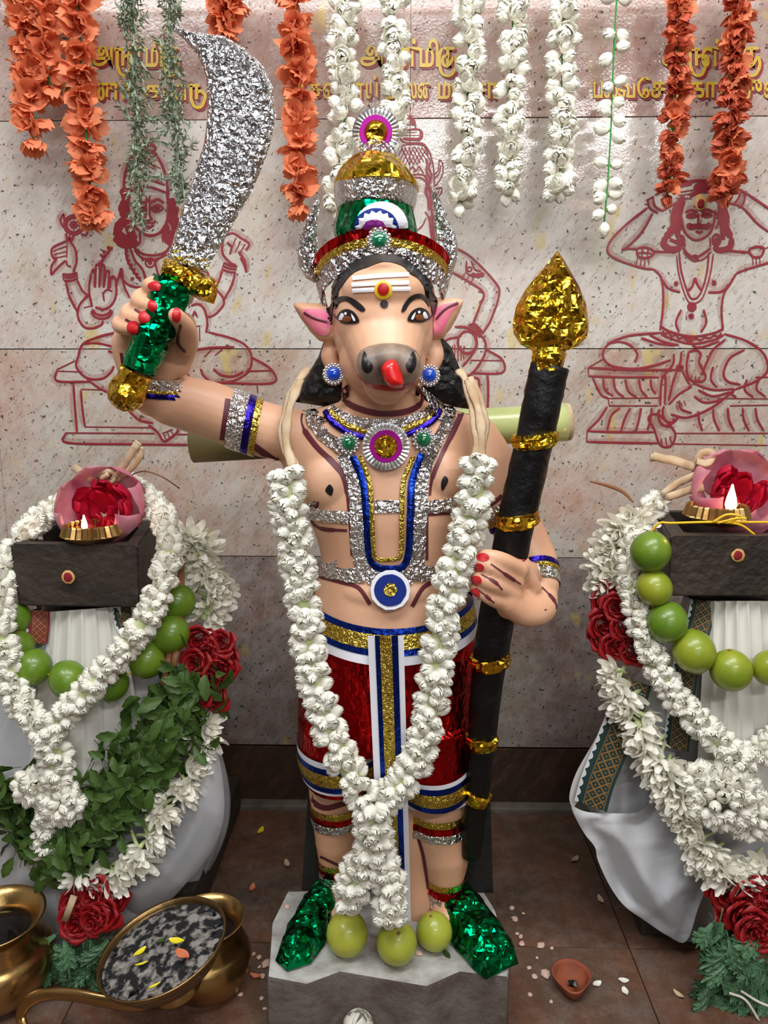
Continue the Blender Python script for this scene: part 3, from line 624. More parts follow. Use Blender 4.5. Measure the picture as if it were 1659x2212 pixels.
MF += conv([[(185,340),(260,385),(370,500),(390,560),(350,680),(310,745)],[(160,450),(240,495),(315,550),(300,610),(265,700)],[(315,550),(290,545)],([(235,400),(240,460),(290,470),(320,460)],4),(circ(250,440,10),3.5,True),(circ(268,468,9),3.5,True),(circ(290,470,9),3.5,True),(circ(308,466,8),3.5,True),([(258,400),(275,440),(305,450)],4),([(230,455),(212,490)],4),([(250,470),(225,505)],4),([(270,480),(248,515)],4),
 [(245,705),(275,700),(310,735)],[(248,720),(275,715),(305,748)],[(244,735),(270,730),(300,760)],(circ(240,785,45,52),5,True),([(180,795),(180,870)],4.5),([(195,798),(195,875)],4.5),([(210,800),(210,870)],4.5),([(224,800),(222,865)],4.5),([(170,800),(168,850)],4.5),[(180,712),(245,718),(315,765),(325,830),(285,905),(240,945),(205,935)],[(270,740),(282,800),(250,860),(215,900)],[(110,800),(150,770),(200,760)],
 [(330,820),(405,868),(402,930),(255,930)],[(255,870),(405,872)],[(335,932),(338,1020),(335,1110)],[(230,960),(292,960),(290,1060)],[(160,340),(150,400),(140,480),(110,520)],[(150,400),(175,350)],([(165,460),(130,520),(110,560)],5)], 900, 380, 2.186)
strokes('seated_figure_painting', MF, 'maroon line painting of a crowned figure mostly hidden behind the statue')

MFD = 1
# washes of paint blob (sandal and kumkum on the painted foreheads)
def blob(px, py, rx, ry, Y, m, name, label=None, cat=None, group=None, parent=None, lift=.003):
    c = at(px, py, Y); s = pxs(c)
    pts = []
    d = ellip((0, 0, 0), rx*s, lift, ry*s, 14, 8)
    V = [Vector((v.x*(1+R.uniform(-.08, .08)), v.y, v.z*(1+R.uniform(-.08, .08)))) + c for v in d[0]]
    o = obj(name, (V, d[1]), m, parent)
    if label: tag(o, label, cat, group)
    return o
sp = blob(1513, 437, 13, 17, YW-.001, 'sandal', 'forehead_paste', 'dab of sandal paste and red powder on the painted forehead at right', 'paste')
blob(1514, 440, 8, 10, YW-.003, 'kumkum', 'red_powder', parent=sp)
sp = blob(306, 412, 5, 8, YW-.001, 'kumkum', 'forehead_paste', 'small red powder dab on the painted forehead behind the dried herbs', 'paste')

# lettering: glyphs stand on the wall, maroon shade behind yellow
TAM = {}
def text_mesh(s, size):
    cu = bpy.data.curves.new('t', 'FONT'); cu.body = s; cu.size = size; cu.extrude = .0004; cu.offset = .0012; cu.resolution_u = 3
    o = bpy.data.objects.new('t', cu); col.objects.link(o); dg = bpy.context.evaluated_depsgraph_get(); dg.update()
    me = bpy.data.meshes.new_from_object(o.evaluated_get(dg)); bpy.data.objects.remove(o)
    return me
def word(items, label):
    """items: (string, x px left, width px, baseline px, height px)"""
    root = None; allp = {'figure_paint': [], 'letter_yellow': []}
    for s, x, w, y, h in items:
        if isinstance(s, list):      # hand-drawn glyph strokes in unit box
            for m, dx, dy, lift in (('figure_paint', 5, 5, .0006), ('letter_yellow', 0, 0, .0016)):
                for st in s:
                    C = catmull([(x+p[0]*w, y-h+p[1]*h, 0) for p in st], 5); n = len(C); V = []; Fc = []
                    for i, c in enumerate(C):
                        t = (C[min(i+1, n-1)]-C[max(i-1, 0)]).normalized(); q = Vector((-t.y, t.x, 0))*3.4
                        V += [wpt(c.x+q.x+dx, c.y+q.y+dy, lift), wpt(c.x-q.x+dx, c.y-q.y+dy, lift)]
                    for i in range(n-1): Fc.append((2*i, 2*i+1, 2*i+3, 2*i+2))
                    allp[m].append((V, Fc))
            continue
        me = text_mesh(s, .05); vs = [v.co.copy() for v in me.vertices]
        if not vs: continue
        x0 = min(v.x for v in vs); x1 = max(v.x for v in vs); y0 = min(v.y for v in vs); y1 = max(v.y for v in vs)
        for m, dx, dy, lift in (('figure_paint', 5, 5, .0006), ('letter_yellow', 0, 0, .0016)):
            V = []
            for v in vs:
                u = (v.x-x0)/(x1-x0); q = (v.y-y0)/(y1-y0)
                V.append(wpt(x+u*w+dx, y-q*h+dy, lift + (.0005 if v.z > 0 else 0)))
            allp[m].append((V, [tuple(p.vertices) for p in me.polygons]))
    o = obj('painted_lettering', join(allp['letter_yellow']), 'letter_yellow', smooth=False); tag(o, label, 'lettering', 'yellow Tamil lettering on the wall')
    obj('letter_shade', join(allp['figure_paint']), 'figure_paint', o, smooth=False)
RU = [[(.05,.32),(.3,.3),(.9,.3)],[(.28,.3),(.28,.75),(.3,.95),(.55,1.28),(1.0,1.3),(1.25,1.0)],[(.68,.3),(.68,.95)],[(1.25,1.0),(1.3,.75),(1.0,.55),(.75,.62)]]
KU = [[(.15,.3),(1.0,.3)],[(.5,.3),(.48,.95)],[(.5,.62),(.2,.6),(.1,.8),(.3,.95),(.6,.9),(.95,.62),(1.1,.8),(1.05,1.05),(.7,1.3),(.1,1.25),(-.12,.9),(-.1,.5),(.1,.3)]]
def arul(x, w):
    u = w/210.0
    word([('அ', x, 50*u, 145, 46), (RU, x+52*u, 34*u, 145, 55), ('ள்', x+86*u, 46*u, 145, 62), ('மி', x+132*u, 42*u, 145, 62), (KU, x+180*u, 30*u, 145, 58)],
         {0: 'upper line of yellow lettering above the left painted figure, behind dried herbs', 1: 'upper line of yellow lettering in the middle, behind white flower strings', 2: 'upper line of yellow lettering at the right edge, behind orange flower strings'}[int(x > 600)+int(x > 1200)])
arul(200, 182); arul(778, 204); arul(1430, 208)
word([('ஸ்ரீ', 50, 42, 222, 56), ('வெ', 98, 66, 217, 42), ('ண', 192, 68, 217, 40), ('ை', 262, 26, 217, 38), ('த', 312, 36, 224, 40), ('பெ', 352, 50, 217, 36), (RU, 404, 30, 217, 46)], 'lower line of yellow lettering above the left painted figure, ends at the sword')
word([('சு', 612, 44, 222, 44), ('த', 668, 28, 222, 42), ('ள', 698, 36, 214, 36), ('வா', 736, 50, 214, 36), ('ய்', 790, 26, 214, 52), ('பி', 832, 30, 214, 44), ('ல்', 856, 30, 214, 46), ('லை', 876, 54, 214, 38), ('மா', 946, 52, 214, 36), ('ட்', 1000, 24, 214, 36), ('சா', 1022, 56, 214, 36)], 'lower line of yellow lettering above the statue crown')
word([('ப', 1282, 20, 212, 36), ('ல', 1304, 30, 212, 34), ('வே', 1334, 70, 212, 46), ('ச', 1406, 30, 212, 36), ('க்', 1440, 36, 212, 48), ('கா', 1488, 62, 212, 36), ('ர', 1556, 22, 220, 40), ('சு', 1604, 42, 214, 42), ('வா', 1650, 50, 212, 36)], 'lower line of yellow lettering running off the right edge')
# ================================================================ plinth and stele
YP = .98                                   # depth of the statue's axis
ZP = .10                                   # top of the plinth
def prism_z(P, z0_, z1_, inset=0.0):
    c = sum((Vector((p[0], p[1], 0)) for p in P), Vector())/len(P)
    rs = [[Vector((p[0], p[1], z0_)) for p in P], [Vector((p[0], p[1], z1_-.004)) for p in P],
          [Vector((c.x+(p[0]-c.x)*(1-inset), c.y+(p[1]-c.y)*(1-inset), z1_)) for p in P]]
    return rings(rs)
out = [(587,1994),(583,2055),(578,2110),(661,2126),(734,2099),(922,2131),(994,2099),(1097,2110),(1103,2070),(1070,1965),(1045,1925),(621,1925)]
P = [atz(x, y, ZP) for x, y in out][::-1]
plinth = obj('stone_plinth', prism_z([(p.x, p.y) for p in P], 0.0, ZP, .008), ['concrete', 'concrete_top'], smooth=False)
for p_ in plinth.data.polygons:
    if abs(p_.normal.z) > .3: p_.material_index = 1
tag(plinth, 'low grey stone plinth with a notched front edge under the statue', 'plinth')
# standing slab behind the legs
p0 = atz(655, 1935, ZP); slabY = p0.y+.012
rows = [(1945, 652, 1065), (1735, 664, 1060), (1640, 675, 1046), (1500, 690, 1010)]
rs = []
for py, a, b in rows:
    A = at(a, py, slabY); B = at(b, py, slabY); z = A.z
    if py == 1945: z = ZP
    rs.append([Vector((A.x, slabY, z)), Vector((B.x, slabY, z)), Vector((B.x, slabY+.05, z)), Vector((A.x, slabY+.05, z))])
slab = obj('stone_slab', rings(rs), 'blackstone', smooth=False); tag(slab, 'upright black stone slab on the plinth behind the statue legs', 'slab')

# ================================================================ the statue
st = thing('statue', (0.0, YP, ZP), 'painted clay bull-headed guardian statue with foil crown, raised sword and staff', 'statue')
def cap(pts, n=6, flat=1.0, seg=22):
    Q = [at(p[0], p[1], p[2]) for p in pts]; return capsule(Q, [p[3]*pxs(q) for p, q in zip(pts, Q)], seg, n, flat)
def eb(px, py, Y, rx, rz, ry): 
    c = at(px, py, Y); s = pxs(c); return ellip(c, rx*s, ry, rz*s, 28, 16)
torso_rows = [(862,742,912,.985,.045),(874,712,945,.985,.05),(886,672,985,.985,.053),(900,642,1018,.985,.056),(925,620,1042,.985,.060),(960,603,1060,.985,.064),(1010,612,1066,.985,.068),(1060,642,1050,.982,.072),(1110,664,1022,.98,.073),(1160,684,1004,.98,.070),
              (1210,694,996,.98,.068),(1262,684,1000,.98,.070),(1310,674,1010,.98,.074),(1370,664,1016,.98,.077),(1450,660,1014,.98,.078),(1540,662,1010,.98,.074)]
parts = [loft(dense_rows(torso_rows, 4), 48, power=.92)]
# pectorals and belly
parts += [eb(722,1040,.95,72,72,.036), eb(950,1030,.95,72,72,.036), eb(840,1270,.955,130,60,.050), eb(840,1160,.955,115,85,.045), eb(838,970,.955,150,70,.036)]
# neck and head
parts += [cap([(825,800,.965,86),(828,905,.975,92)]), eb(827,655,.955,113,135,.080), eb(828,720,.94,107,110,.066), eb(826,775,.93,94,88,.058)]
parts += [eb(828,690,.925,104,118,.062), cap([(828,690,.925,100),(832,750,.895,84),(838,795,.866,66)]), cap([(832,800,.885,62),(834,828,.893,48)]), eb(828,630,.905,90,60,.045)]
parts += [eb(798,792,.838,27,40,.026), eb(880,792,.838,27,40,.026), eb(839,778,.838,50,34,.026)]
# ear lobes (human ears)
parts += [cap([(722,735,.965,15),(712,768,.962,20),(722,800,.96,15)]), cap([(936,735,.965,15),(941,768,.962,19),(930,802,.96,15)])]
# animal ears
for P, Y in (([(628,652),(650,652),(690,655),(722,668),(730,710),(722,742),(690,738),(668,716),(645,684)], .955), ([(1005,648),(985,642),(935,643),(925,690),(928,735),(958,732),(975,712),(988,688)], .955)):
    s = pxs(at(P[0][0], P[0][1], Y))
    parts.append(pillow(P, lambda u, v, h, Y=Y: at(u, v, Y-h), .013, 7))
# legs
parts += [cap([(738,1560,.98,80),(728,1660,.98,66),(725,1760,.98,50),(728,1820,.98,47),(722,1900,.975,28),(722,1955,.965,26)])]
parts += [cap([(930,1560,.98,84),(940,1680,.98,68),(948,1770,.98,60),(958,1850,.975,56),(962,1915,.965,36),(964,1962,.955,30)])]
parts += [cap([(870,1700,.985,50),(890,1850,.98,42),(905,1965,.965,34)]), eb(722,1962,.955,34,24,.028), eb(965,1965,.945,34,24,.03)]
# raised arm (left in the picture)
parts += [cap([(650,945,.98,58),(560,925,.965,60),(450,885,.945,62),(365,862,.925,56),(330,850,.912,42)]), cap([(330,856,.912,46),(336,815,.905,44),(338,770,.90,58),(338,730,.905,70)], flat=.75)]
parts += [cap([(385,790,.905,26),(402,740,.898,27),(400,700,.885,24)])]                                   # ball of the thumb
handY = .868
parts += [cap([(275,790,.90,24),(268,740,.893,26),(290,700,.89,24)])]
fing = [[(398,640,.890,22),(345,616,.872,20),(325,618,.852,18),(342,622,.836,14)],
        [(380,668,.892,22),(318,640,.872,20),(300,652,.850,18),(335,664,.834,15)],
        [(360,700,.894,22),(290,672,.872,20),(280,684,.850,18),(318,692,.835,15)],
        [(340,735,.895,22),(268,700,.874,19),(262,706,.852,17),(294,712,.838,14)]]
for f_ in fing: parts.append(cap(f_, seg=16))
parts.append(cap([(404,745,.878,24),(400,708,.842,22),(380,682,.818,18)], seg=16))
# lowered arm (right in the picture)
parts += [cap([(1020,950,.985,58),(1052,1000,.98,58),(1085,1080,.975,50),(1122,1150,.965,54),(1155,1215,.95,50),(1170,1262,.935,38)])]
parts += [cap([(1180,1262,.93,26),(1165,1305,.91,42),(1130,1312,.895,44),(1095,1290,.882,42)], flat=.7), cap([(1150,1240,.915,26),(1110,1240,.888,36),(1100,1300,.885,38)], flat=.7)]
fing2 = [[(1120,1232,.885,22),(1085,1212,.868,20),(1055,1202,.866,17),(1040,1200,.875,13)],
         [(1112,1258,.882,22),(1070,1232,.864,20),(1045,1218,.864,17),(1032,1215,.872,13)],
         [(1108,1285,.880,22),(1066,1262,.862,20),(1040,1250,.864,17),(1028,1246,.872,13)],
         [(1112,1310,.882,21),(1070,1295,.866,19),(1042,1280,.866,16),(1026,1270,.874,13)]]
for f_ in fing2: parts.append(cap(f_, seg=16))
parts.append(cap([(1150,1270,.905,20),(1140,1238,.898,15),(1131,1205,.90,11)], seg=14))
body_me = remesh(parts, .0025, 6, 'body')
body_me.materials.append(M['skin'])
body = link(bpy.data.objects.new('body', body_me), st)
BV = bvh_of(body_me)
def D(name, P, m, off=.0008, Y=.9, step=6, parent=None, sm=True):
    return obj(name, decal(P, BV, off, Y, step, sm), m, parent or st)
def S(name, P, w, m, off=.0008, Y=.9, across=3, step=7, wob=0.0, parent=None, closed=False):
    return obj(name, strip(P, w, BV, off, Y, across, step, wob, closed), m, parent or st)
# painted face
hair = D('painted_hair', [(704,716),(706,640),(712,590),(740,552),(790,535),(830,532),(880,538),(925,562),(945,612),(944,665),(934,680),(925,640),(905,605),(885,592),(868,575),(830,566),(795,578),(768,588),(752,602),(735,625),(722,650),(716,700)], 'blackpaint', .0012, step=7)
for a, b in (((763,602),(882,594)), ((761,616),(882,611)), ((763,628),(885,624))):
    S('tilak_stripe', [a, ((a[0]+b[0])/2, (a[1]+b[1])/2-1), b], 9, 'whitepaint', .0016, step=5)
def disc(px, py, r, ry=None, n=16): return [(px+r*math.cos(2*PI*k/n), py+(ry or r)*math.sin(2*PI*k/n)) for k in range(n)]
tk = D('forehead_mark', disc(828,627,19), 'yellowpaint', .0024); D('mark_centre', disc(828,625,12), 'redpaint', .0036, parent=tk)
D('bindi', disc(830,657,8.5), 'blackpaint', .0016)
D('eyebrow', [(724,668),(727,648),(740,640),(757,641),(775,652),(790,668),(782,673),(768,664),(752,652),(738,652),(729,660)], 'blackpaint', .0014)
D('eyebrow', [(866,673),(872,656),(885,640),(902,634),(916,638),(924,650),(927,664),(918,652),(908,645),(896,646),(884,656),(874,672)], 'blackpaint', .0014)
for cx, cy, s_ in ((752,686,1), (904,683,-1)):
    e = D('eye', [(cx-22*s_,cy-1),(cx-14*s_,cy-14),(cx+2*s_,cy-18),(cx+18*s_,cy-8),(cx+25*s_,cy+10),(cx+6*s_,cy+13),(cx-12*s_,cy+11)], 'blackpaint', .0016)
    D('eye_white', [(cx-17*s_,cy+3),(cx-11*s_,cy-9),(cx-6*s_,cy-5),(cx-10*s_,cy+5)], 'whitepaint', .0026, parent=e, step=4)
    D('eye_white', [(cx+9*s_,cy-8),(cx+16*s_,cy+0),(cx+18*s_,cy+7),(cx+13*s_,cy+6)], 'whitepaint', .0026, parent=e, step=4)
    D('iris', [(cx-9,cy-2),(cx+8,cy-2),(cx+7,cy+8),(cx-7,cy+8)], 'brownpaint', .0026, parent=e, step=4)
    D('highlight', disc(cx-2, cy-8, 3), 'whitepaint', .0030, parent=e, step=3)
S('eyelash', [(cx_ := 736, 690), (728,686), (722,678)], 4, 'blackpaint', .0014); S('eyelash', [(920,690),(926,688),(932,680)], 4, 'blackpaint', .0014)
mz = D('muzzle', [(774,782),(782,760),(805,748),(840,745),(878,748),(900,765),(906,790),(898,815),(880,826),(840,830),(800,826),(780,810)], 'muzzle', .0022, Y=.85)
for P in ([(789,762),(796,778),(803,790),(801,800),(794,804),(787,798),(785,784)], [(889,763),(882,780),(878,790),(882,801),(887,804),(893,794),(895,780)]):
    D('nostril', P, 'blackpaint', .0036, Y=.85, step=5)
S('lip', [(773,808),(790,824),(820,835),(855,838),(885,830),(900,812)], [3,9,11,11,9,3], 'redpaint', .0018, Y=.87)
tp = [at(838,782,.832), at(844,796,.818), at(854,818,.815), at(861,834,.824)]
obj('tongue', pillow([(822,796),(829,783),(842,775),(854,776),(861,788),(870,812),(873,826),(870,836),(856,839),(842,837),(833,828),(825,812)], lambda u, v, h: at(u, v, .813-.00005*(v-775)) + Vector((0, -h*1.3, 0)), .009, 4), 'tongue', st)
S('neck_paint', [(735,842),(742,862),(770,880),(820,893),(870,890),(905,875),(916,845)], [8,13,13,12,13,13,8], 'maroon', .0012, Y=.93)
D('inner_ear', [(652,672),(680,668),(712,676),(716,705),(708,722),(690,722),(668,700)], 'pinkpaint', .0012, Y=.94, step=5); S('ear_line', [(657,675),(680,688),(706,696)], 5, 'maroon', .0022, Y=.94)
D('inner_ear', [(990,655),(960,658),(938,672),(936,722),(955,718),(965,695),(978,672)], 'pinkpaint', .0012, Y=.94, step=5); S('ear_line', [(988,655),(962,668),(942,690)], 5, 'maroon', .0022, Y=.94)
# body paint
S('paint_line', [(657,878),(652,915),(680,960),(720,1000),(742,1030),(752,1080),(760,1200)], [5,12,12,14,12,7,5], 'maroon', .0008)
S('paint_line', [(1000,885),(980,930),(960,970),(935,1030),(928,1070)], [12,12,10,10,6], 'maroon', .0008)
S('paint_line', [(922,1110),(922,1210)], 6, 'maroon', .0008); S('paint_line', [(660,1110),(690,1140),(750,1146)], [6,9,6], 'maroon', .0008); S('paint_line', [(925,1112),(975,1108)], 6, 'maroon', .0008)
S('paint_line', [(690,1245),(740,1258),(775,1270),(800,1305)], 9, 'maroon', .0008); S('paint_line', [(950,1252),(915,1268),(890,1310)], 9, 'maroon', .0008)
D('nipple', [(712,1046),(720,1056),(716,1070),(708,1066),(703,1058)], 'blackpaint', .0012, step=4); D('nipple', [(960,1028),(968,1036),(964,1048),(955,1060),(953,1042)], 'blackpaint', .0012, step=4)
S('paint_line', [(492,862),(487,900),(480,950)], 12, 'maroon', .0010, Y=.93); S('paint_line', [(545,960),(600,1000)], 14, 'maroon', .0008, Y=.95)
S('paint_line', [(664,1722),(700,1745),(745,1735)], 12, 'maroon', .0008, Y=.95); S('paint_line', [(692,1850),(730,1868)], 6, 'maroon', .0008, Y=.95)
S('paint_line', [(900,1800),(915,1850),(925,1920)], 7, 'maroon', .0008, Y=.95)
for P in ([(262,762),(267,800)], [(272,690),(300,706),(318,716)], [(292,668),(318,686),(338,698)], [(390,700),(385,740),(400,760)]): S('paint_line', P, 6, 'maroon', .0010, Y=.87, step=4)
for P in ([(1060,1218),(1100,1246),(1125,1262)], [(1040,1240),(1070,1258),(1085,1274)], [(1028,1270),(1048,1285),(1068,1302)], [(1170,1268),(1195,1295),(1204,1315)]): S('paint_line', P, [3,7,3], 'maroon', .0010, Y=.87, step=4)
S('paint_line', [(1030,1100),(1060,1090),(1085,1070)], 9, 'maroon', .0009, Y=.95)
for P in (disc(338,618,18,9), disc(334,660,14,15), disc(314,686,14,15), disc(290,708,15,15)): D('painted_nail', P, 'nail', .0012, Y=.85, step=5)
D('painted_nail', disc(381,681,9,15), 'nail', .0012, Y=.81, step=5)
for P in (disc(1044,1204,13,9), disc(1034,1226,12,9), disc(1029,1254,12,10), disc(1026,1284,11,13)): D('painted_nail', P, 'nail', .0010, Y=.87, step=5)
D('painted_nail', disc(1131,1203,6,10), 'nail', .0010, Y=.9, step=5)

# necklace and chest straps (foil tape)
nk = S('necklace', [(712,886),(730,900),(765,911),(830,918),(890,909),(922,897),(938,884)], 26, 'silver_fine', .0030, wob=.10, across=5)
S('gold_tape', [(716,890),(733,907),(767,925),(830,936),(885,922),(925,903),(940,888)], 10, 'gold_tape', .0048, parent=nk)
S('indigo_tape', [(704,892),(720,914),(754,936),(790,947)], 12, 'navy_tape', .0052, parent=nk); S('indigo_tape', [(870,944),(905,928),(934,910),(950,890)], 12, 'navy_tape', .0052, parent=nk)
S('necklace_fringe', [(668,875),(676,905),(700,940),(730,962),(750,985)], 26, 'silver', .0036, wob=.12, parent=nk); S('necklace_fringe', [(975,872),(965,915),(945,950),(930,985),(920,1010)], 26, 'silver', .0036, wob=.12, parent=nk)
sl = S('chest_strap', [(742,980),(765,1040),(772,1110),(774,1180),(786,1240)], 30, 'silver_fine', .0028, wob=.10, across=4)
S('blue_tape', [(762,985),(784,1040),(792,1110),(798,1190),(812,1222),(850,1228)], 15, 'blue_tape', .0044, parent=sl); S('gold_tape', [(778,985),(798,1040),(804,1110),(808,1190),(815,1208)], 10, 'gold_tape', .0050, parent=sl)
sr = S('chest_strap', [(930,975),(912,1040),(906,1110),(904,1180),(898,1240)], 30, 'silver_fine', .0028, wob=.10, across=4)
S('blue_tape', [(910,980),(890,1040),(886,1110),(882,1190),(870,1222),(845,1228)], 15, 'blue_tape', .0044, parent=sr); S('gold_tape', [(893,985),(872,1040),(868,1110),(866,1190),(855,1206),(818,1208)], 10, 'gold_tape', .0050, parent=sr)
for P, w in (([(658,1096),(690,1112),(755,1118)], 26), ([(810,1094),(865,1094)], 28), ([(915,1096),(985,1090)], 28), ([(692,1228),(740,1240),(790,1244)], 30), ([(890,1240),(950,1236)], 30), ([(792,1248),(840,1240),(892,1250)], 34)):
    S('silver_strip', P, w, 'silver_fine', .0026, wob=.12, across=4)
# rosettes: pleated disc, paper ring, domed centre
def facing(px, py, off=.004, Y=.9, bv=None):
    d = ray(px, py); hit, n, _, _ = (bv or BV).ray_cast(CP, d)
    if hit is None or abs(hit.y-Y) > .15:
        hit = at(px, py, Y); n = Vector((0, -1, 0))
    n = (n + Vector((0, -1, 0))*1.2).normalized()
    c = hit + n*off; x = Vector((1, 0, 0)); x = (x - n*x.dot(n)).normalized(); y = n.cross(x)
    return Matrix(((x.x, y.x, n.x, c.x), (x.y, y.y, n.y, c.y), (x.z, y.z, n.z, c.z), (0, 0, 0, 1))), pxs(c)
def pleat(r0, r1, mtx, n=34, amp=.0012, th=.0006):
    rs = []
    for r, z in ((r0, 0), (r1*.8, .6), (r1, 1)):
        rs.append([mtx @ Vector((r*math.cos(PI*k/n), r*math.sin(PI*k/n), (amp if k % 2 else -amp)*z+.0012)) for k in range(2*n)])
    rs.append([mtx @ Vector((r1*math.cos(PI*k/n), r1*math.sin(PI*k/n), -.0012)) for k in range(2*n)]); rs.append([mtx @ Vector((r0*math.cos(PI*k/n), r0*math.sin(PI*k/n), -.0014)) for k in range(2*n)])
    return rings(rs, cap=True)
def flat_ring(r0, r1, z, mtx, n=28, wob=0.0):
    w = [1+R.uniform(-wob, wob) for _ in range(n)]
    rs = [[mtx @ Vector((r*w[k]*math.cos(2*PI*k/n), r*w[k]*math.sin(2*PI*k/n), zz)) for k in range(n)] for r, zz in ((r0, z+.0004), (r1*.97, z+.0004), (r1, z-.0008))]
    return rings(rs, cap=False)
def dome(r, z, h, mtx, n=20, wob=0.0):
    rs = [[mtx @ Vector((r*math.cos(a)*math.cos(2*PI*k/n)*(1+R.uniform(-wob, wob)), r*math.cos(a)*math.sin(2*PI*k/n), z+h*math.sin(a))) for k in range(n)] for a in (0, .3, .6, .9, 1.2, 1.45)]
    return rings(rs)
def rosette(name, px, py, r, mtx=None, parent=None, off=.006):
    m, s = facing(px, py, off) if mtx is None else mtx
    ro = obj(name, pleat(r*s*.5, r*s, m), 'silver_disc', parent or st, smooth=False)
    obj('paper_ring', flat_ring(r*s*.35, r*s*.70, .0026, m, wob=.02), 'magenta', ro, smooth=False); obj('gold_centre', dome(r*s*.50, .0026, .004, m, wob=.03), 'gold', ro, smooth=False)
    return ro
rosette('rosette', 834, 964, 51)
def gem(name, px, py, r, m, parent=None, mtx=None, off=.004, beads=16):
    mt, s = facing(px, py, off) if mtx is None else mtx
    g = obj(name, dome(r*s*.72, 0, r*s*.2, mt, n=24), 'bead', parent or st, smooth=True)
    obj('gem', dome(r*s*.60, .001, r*s*.42, mt, n=24), m, g)
    bs = [ellip(mt @ Vector((r*s*.84*math.cos(2*PI*k/beads), r*s*.84*math.sin(2*PI*k/beads), .0012)), r*s*.16, r*s*.16, r*s*.16, 8, 6) for k in range(beads)]
    bs += [ellip(mt @ Vector((r*s*.66*math.cos(2*PI*(k+.5)/beads), r*s*.66*math.sin(2*PI*(k+.5)/beads), .0022)), r*s*.11, r*s*.11, r*s*.11, 8, 6) for k in range(beads)]
    tag(obj('bead_ring', join(bs), 'bead', g), kind='stuff')
    return g
gem('brooch', 754, 958, 26, 'greengem', beads=14); gem('brooch', 914, 950, 27, 'greengem', beads=14)
for px, py in ((721,808), (927,811)):
    c = at(px, py, .925); s = pxs(c); gem('earring', px, py, 25, 'bluegem', mtx=(Matrix.Translation(c) @ Matrix.Rotation(PI/2, 4, 'X'), s), beads=18)
m_, s_ = facing(843, 1274, .006)
bk = obj('belt_medallion', flat_ring(.0005, 44*s_, .0006, m_, 14, .02), 'paper', st, smooth=False); obj('blue_disc', flat_ring(.0005, 35*s_, .0020, m_, 22, .02), 'bluepaper', bk, smooth=False); obj('gold_centre', flat_ring(.0005, 16*s_, .0030, m_, 7, .12), 'gold_tape', bk, smooth=False)
# arm bands, bracelets, anklets
def B3(px, py, Y, px2, py2, Y2): return at(px, py, Y), (at(px2, py2, Y2)-at(px, py, Y))
def bands(name, c, ax, spec, label=None, maxr=.09):
    root = None
    for nm, m, w, sh, off in spec:
        o = obj(nm if root else name, band(BV, c, ax, w, off, shift=sh, maxr=maxr, wob=.0 if m.endswith('tape') else .15), m, root or st)
        root = root or o
    return root
c, ax = B3(520, 912, .957, 620, 932, .965)
bands('armlet', c, ax, [('silver_tape', 'silver_fine', .020, -.004, .0024), ('indigo_tape', 'navy_tape', .009, .0105, .0026), ('gold_tape', 'gold_tape', .0085, .019, .0026)])
c, ax = B3(338, 828, .905, 340, 780, .90)
bands('bracelet', c, ax, [('silver_tape', 'silver_fine', .013, .002, .0026), ('gold_tape', 'gold_tape', .004, -.0065, .0028), ('indigo_tape', 'navy_tape', .006, -.0115, .0028)], maxr=.031)
c, ax = B3(1088, 1105, .973, 1122, 1165, .965)
bands('armlet', c, ax, [('silver_tape', 'silver_fine', .015, -.004, .0024), ('gold_tape', 'gold_tape', .007, .0075, .0026), ('indigo_tape', 'navy_tape', .007, .0145, .0026)])
c, ax = B3(1166, 1250, .94, 1176, 1290, .92)
bands('bracelet', c, ax, [('silver_tape', 'silver_fine', .012, .006, .0022), ('gold_tape', 'gold_tape', .005, -.003, .0024), ('indigo_tape', 'navy_tape', .006, -.0085, .0024)])
Z = Vector((0, 0, 1))
for px, py in ((724, 1752), (945, 1765)):
    bands('knee_band', at(px, py, .98), Z, [('gold_tape', 'gold_tape', .011, .011, .0022), ('red_tape', 'red_foil', .010, .001, .0026), ('silver_tape', 'silver_fine', .012, -.010, .0030)], maxr=.05)
for px, py in ((722, 1882), (964, 1912)):
    bands('anklet', at(px, py, .968), Z, [('gold_tape', 'gold_tape', .010, .011, .0022), ('red_tape', 'red_foil', .010, .001, .0026), ('silver_tape', 'silver_fine', .012, -.010, .0030)], maxr=.034)
# shorts: pelvis and two legs in one skin
srows = [(1365,668,1030,.98,.083),(1420,655,1033,.98,.086),(1500,645,1026,.98,.086),(1580,644,1018,.98,.084)]
sp_ = [loft(dense_rows(srows, 4), 48)]
sp_ += [loft(dense_rows([(1540,644,832,.98,.080),(1600,646,828,.98,.078),(1668,658,814,.98,.075)], 3), 40), loft(dense_rows([(1540,820,1018,.98,.080),(1600,838,1014,.98,.079),(1694,860,1012,.98,.077)], 3), 40)]
shorts_me = remesh(sp_, .0035, 2, 'shorts'); shorts_me.materials.append(M['red_foil']); shorts = link(bpy.data.objects.new('shorts', shorts_me), st)
BS = bvh_of(shorts_me)
def hem(c, spec, bv, seg=60, maxr=.16):
    r = None
    for nm, m, w, sh, off in spec:
        o = obj(nm, band(bv, c, Z, w, off, shift=sh, maxr=maxr, seg=seg), m, r or shorts, smooth=True); r = r or o
hem(at(738, 1618, .98), [('hem_band', 'paper', .046, -.003, .0030), ('blue_tape', 'blue_tape', .034, -.005, .0040), ('gold_tape', 'gold_tape', .018, -.005, .0050)], BS)
hem(at(932, 1660, .98), [('hem_band', 'paper', .048, -.004, .0030), ('blue_tape', 'blue_tape', .034, -.003, .0040), ('gold_tape', 'gold_tape', .018, -.003, .0050)], BS)
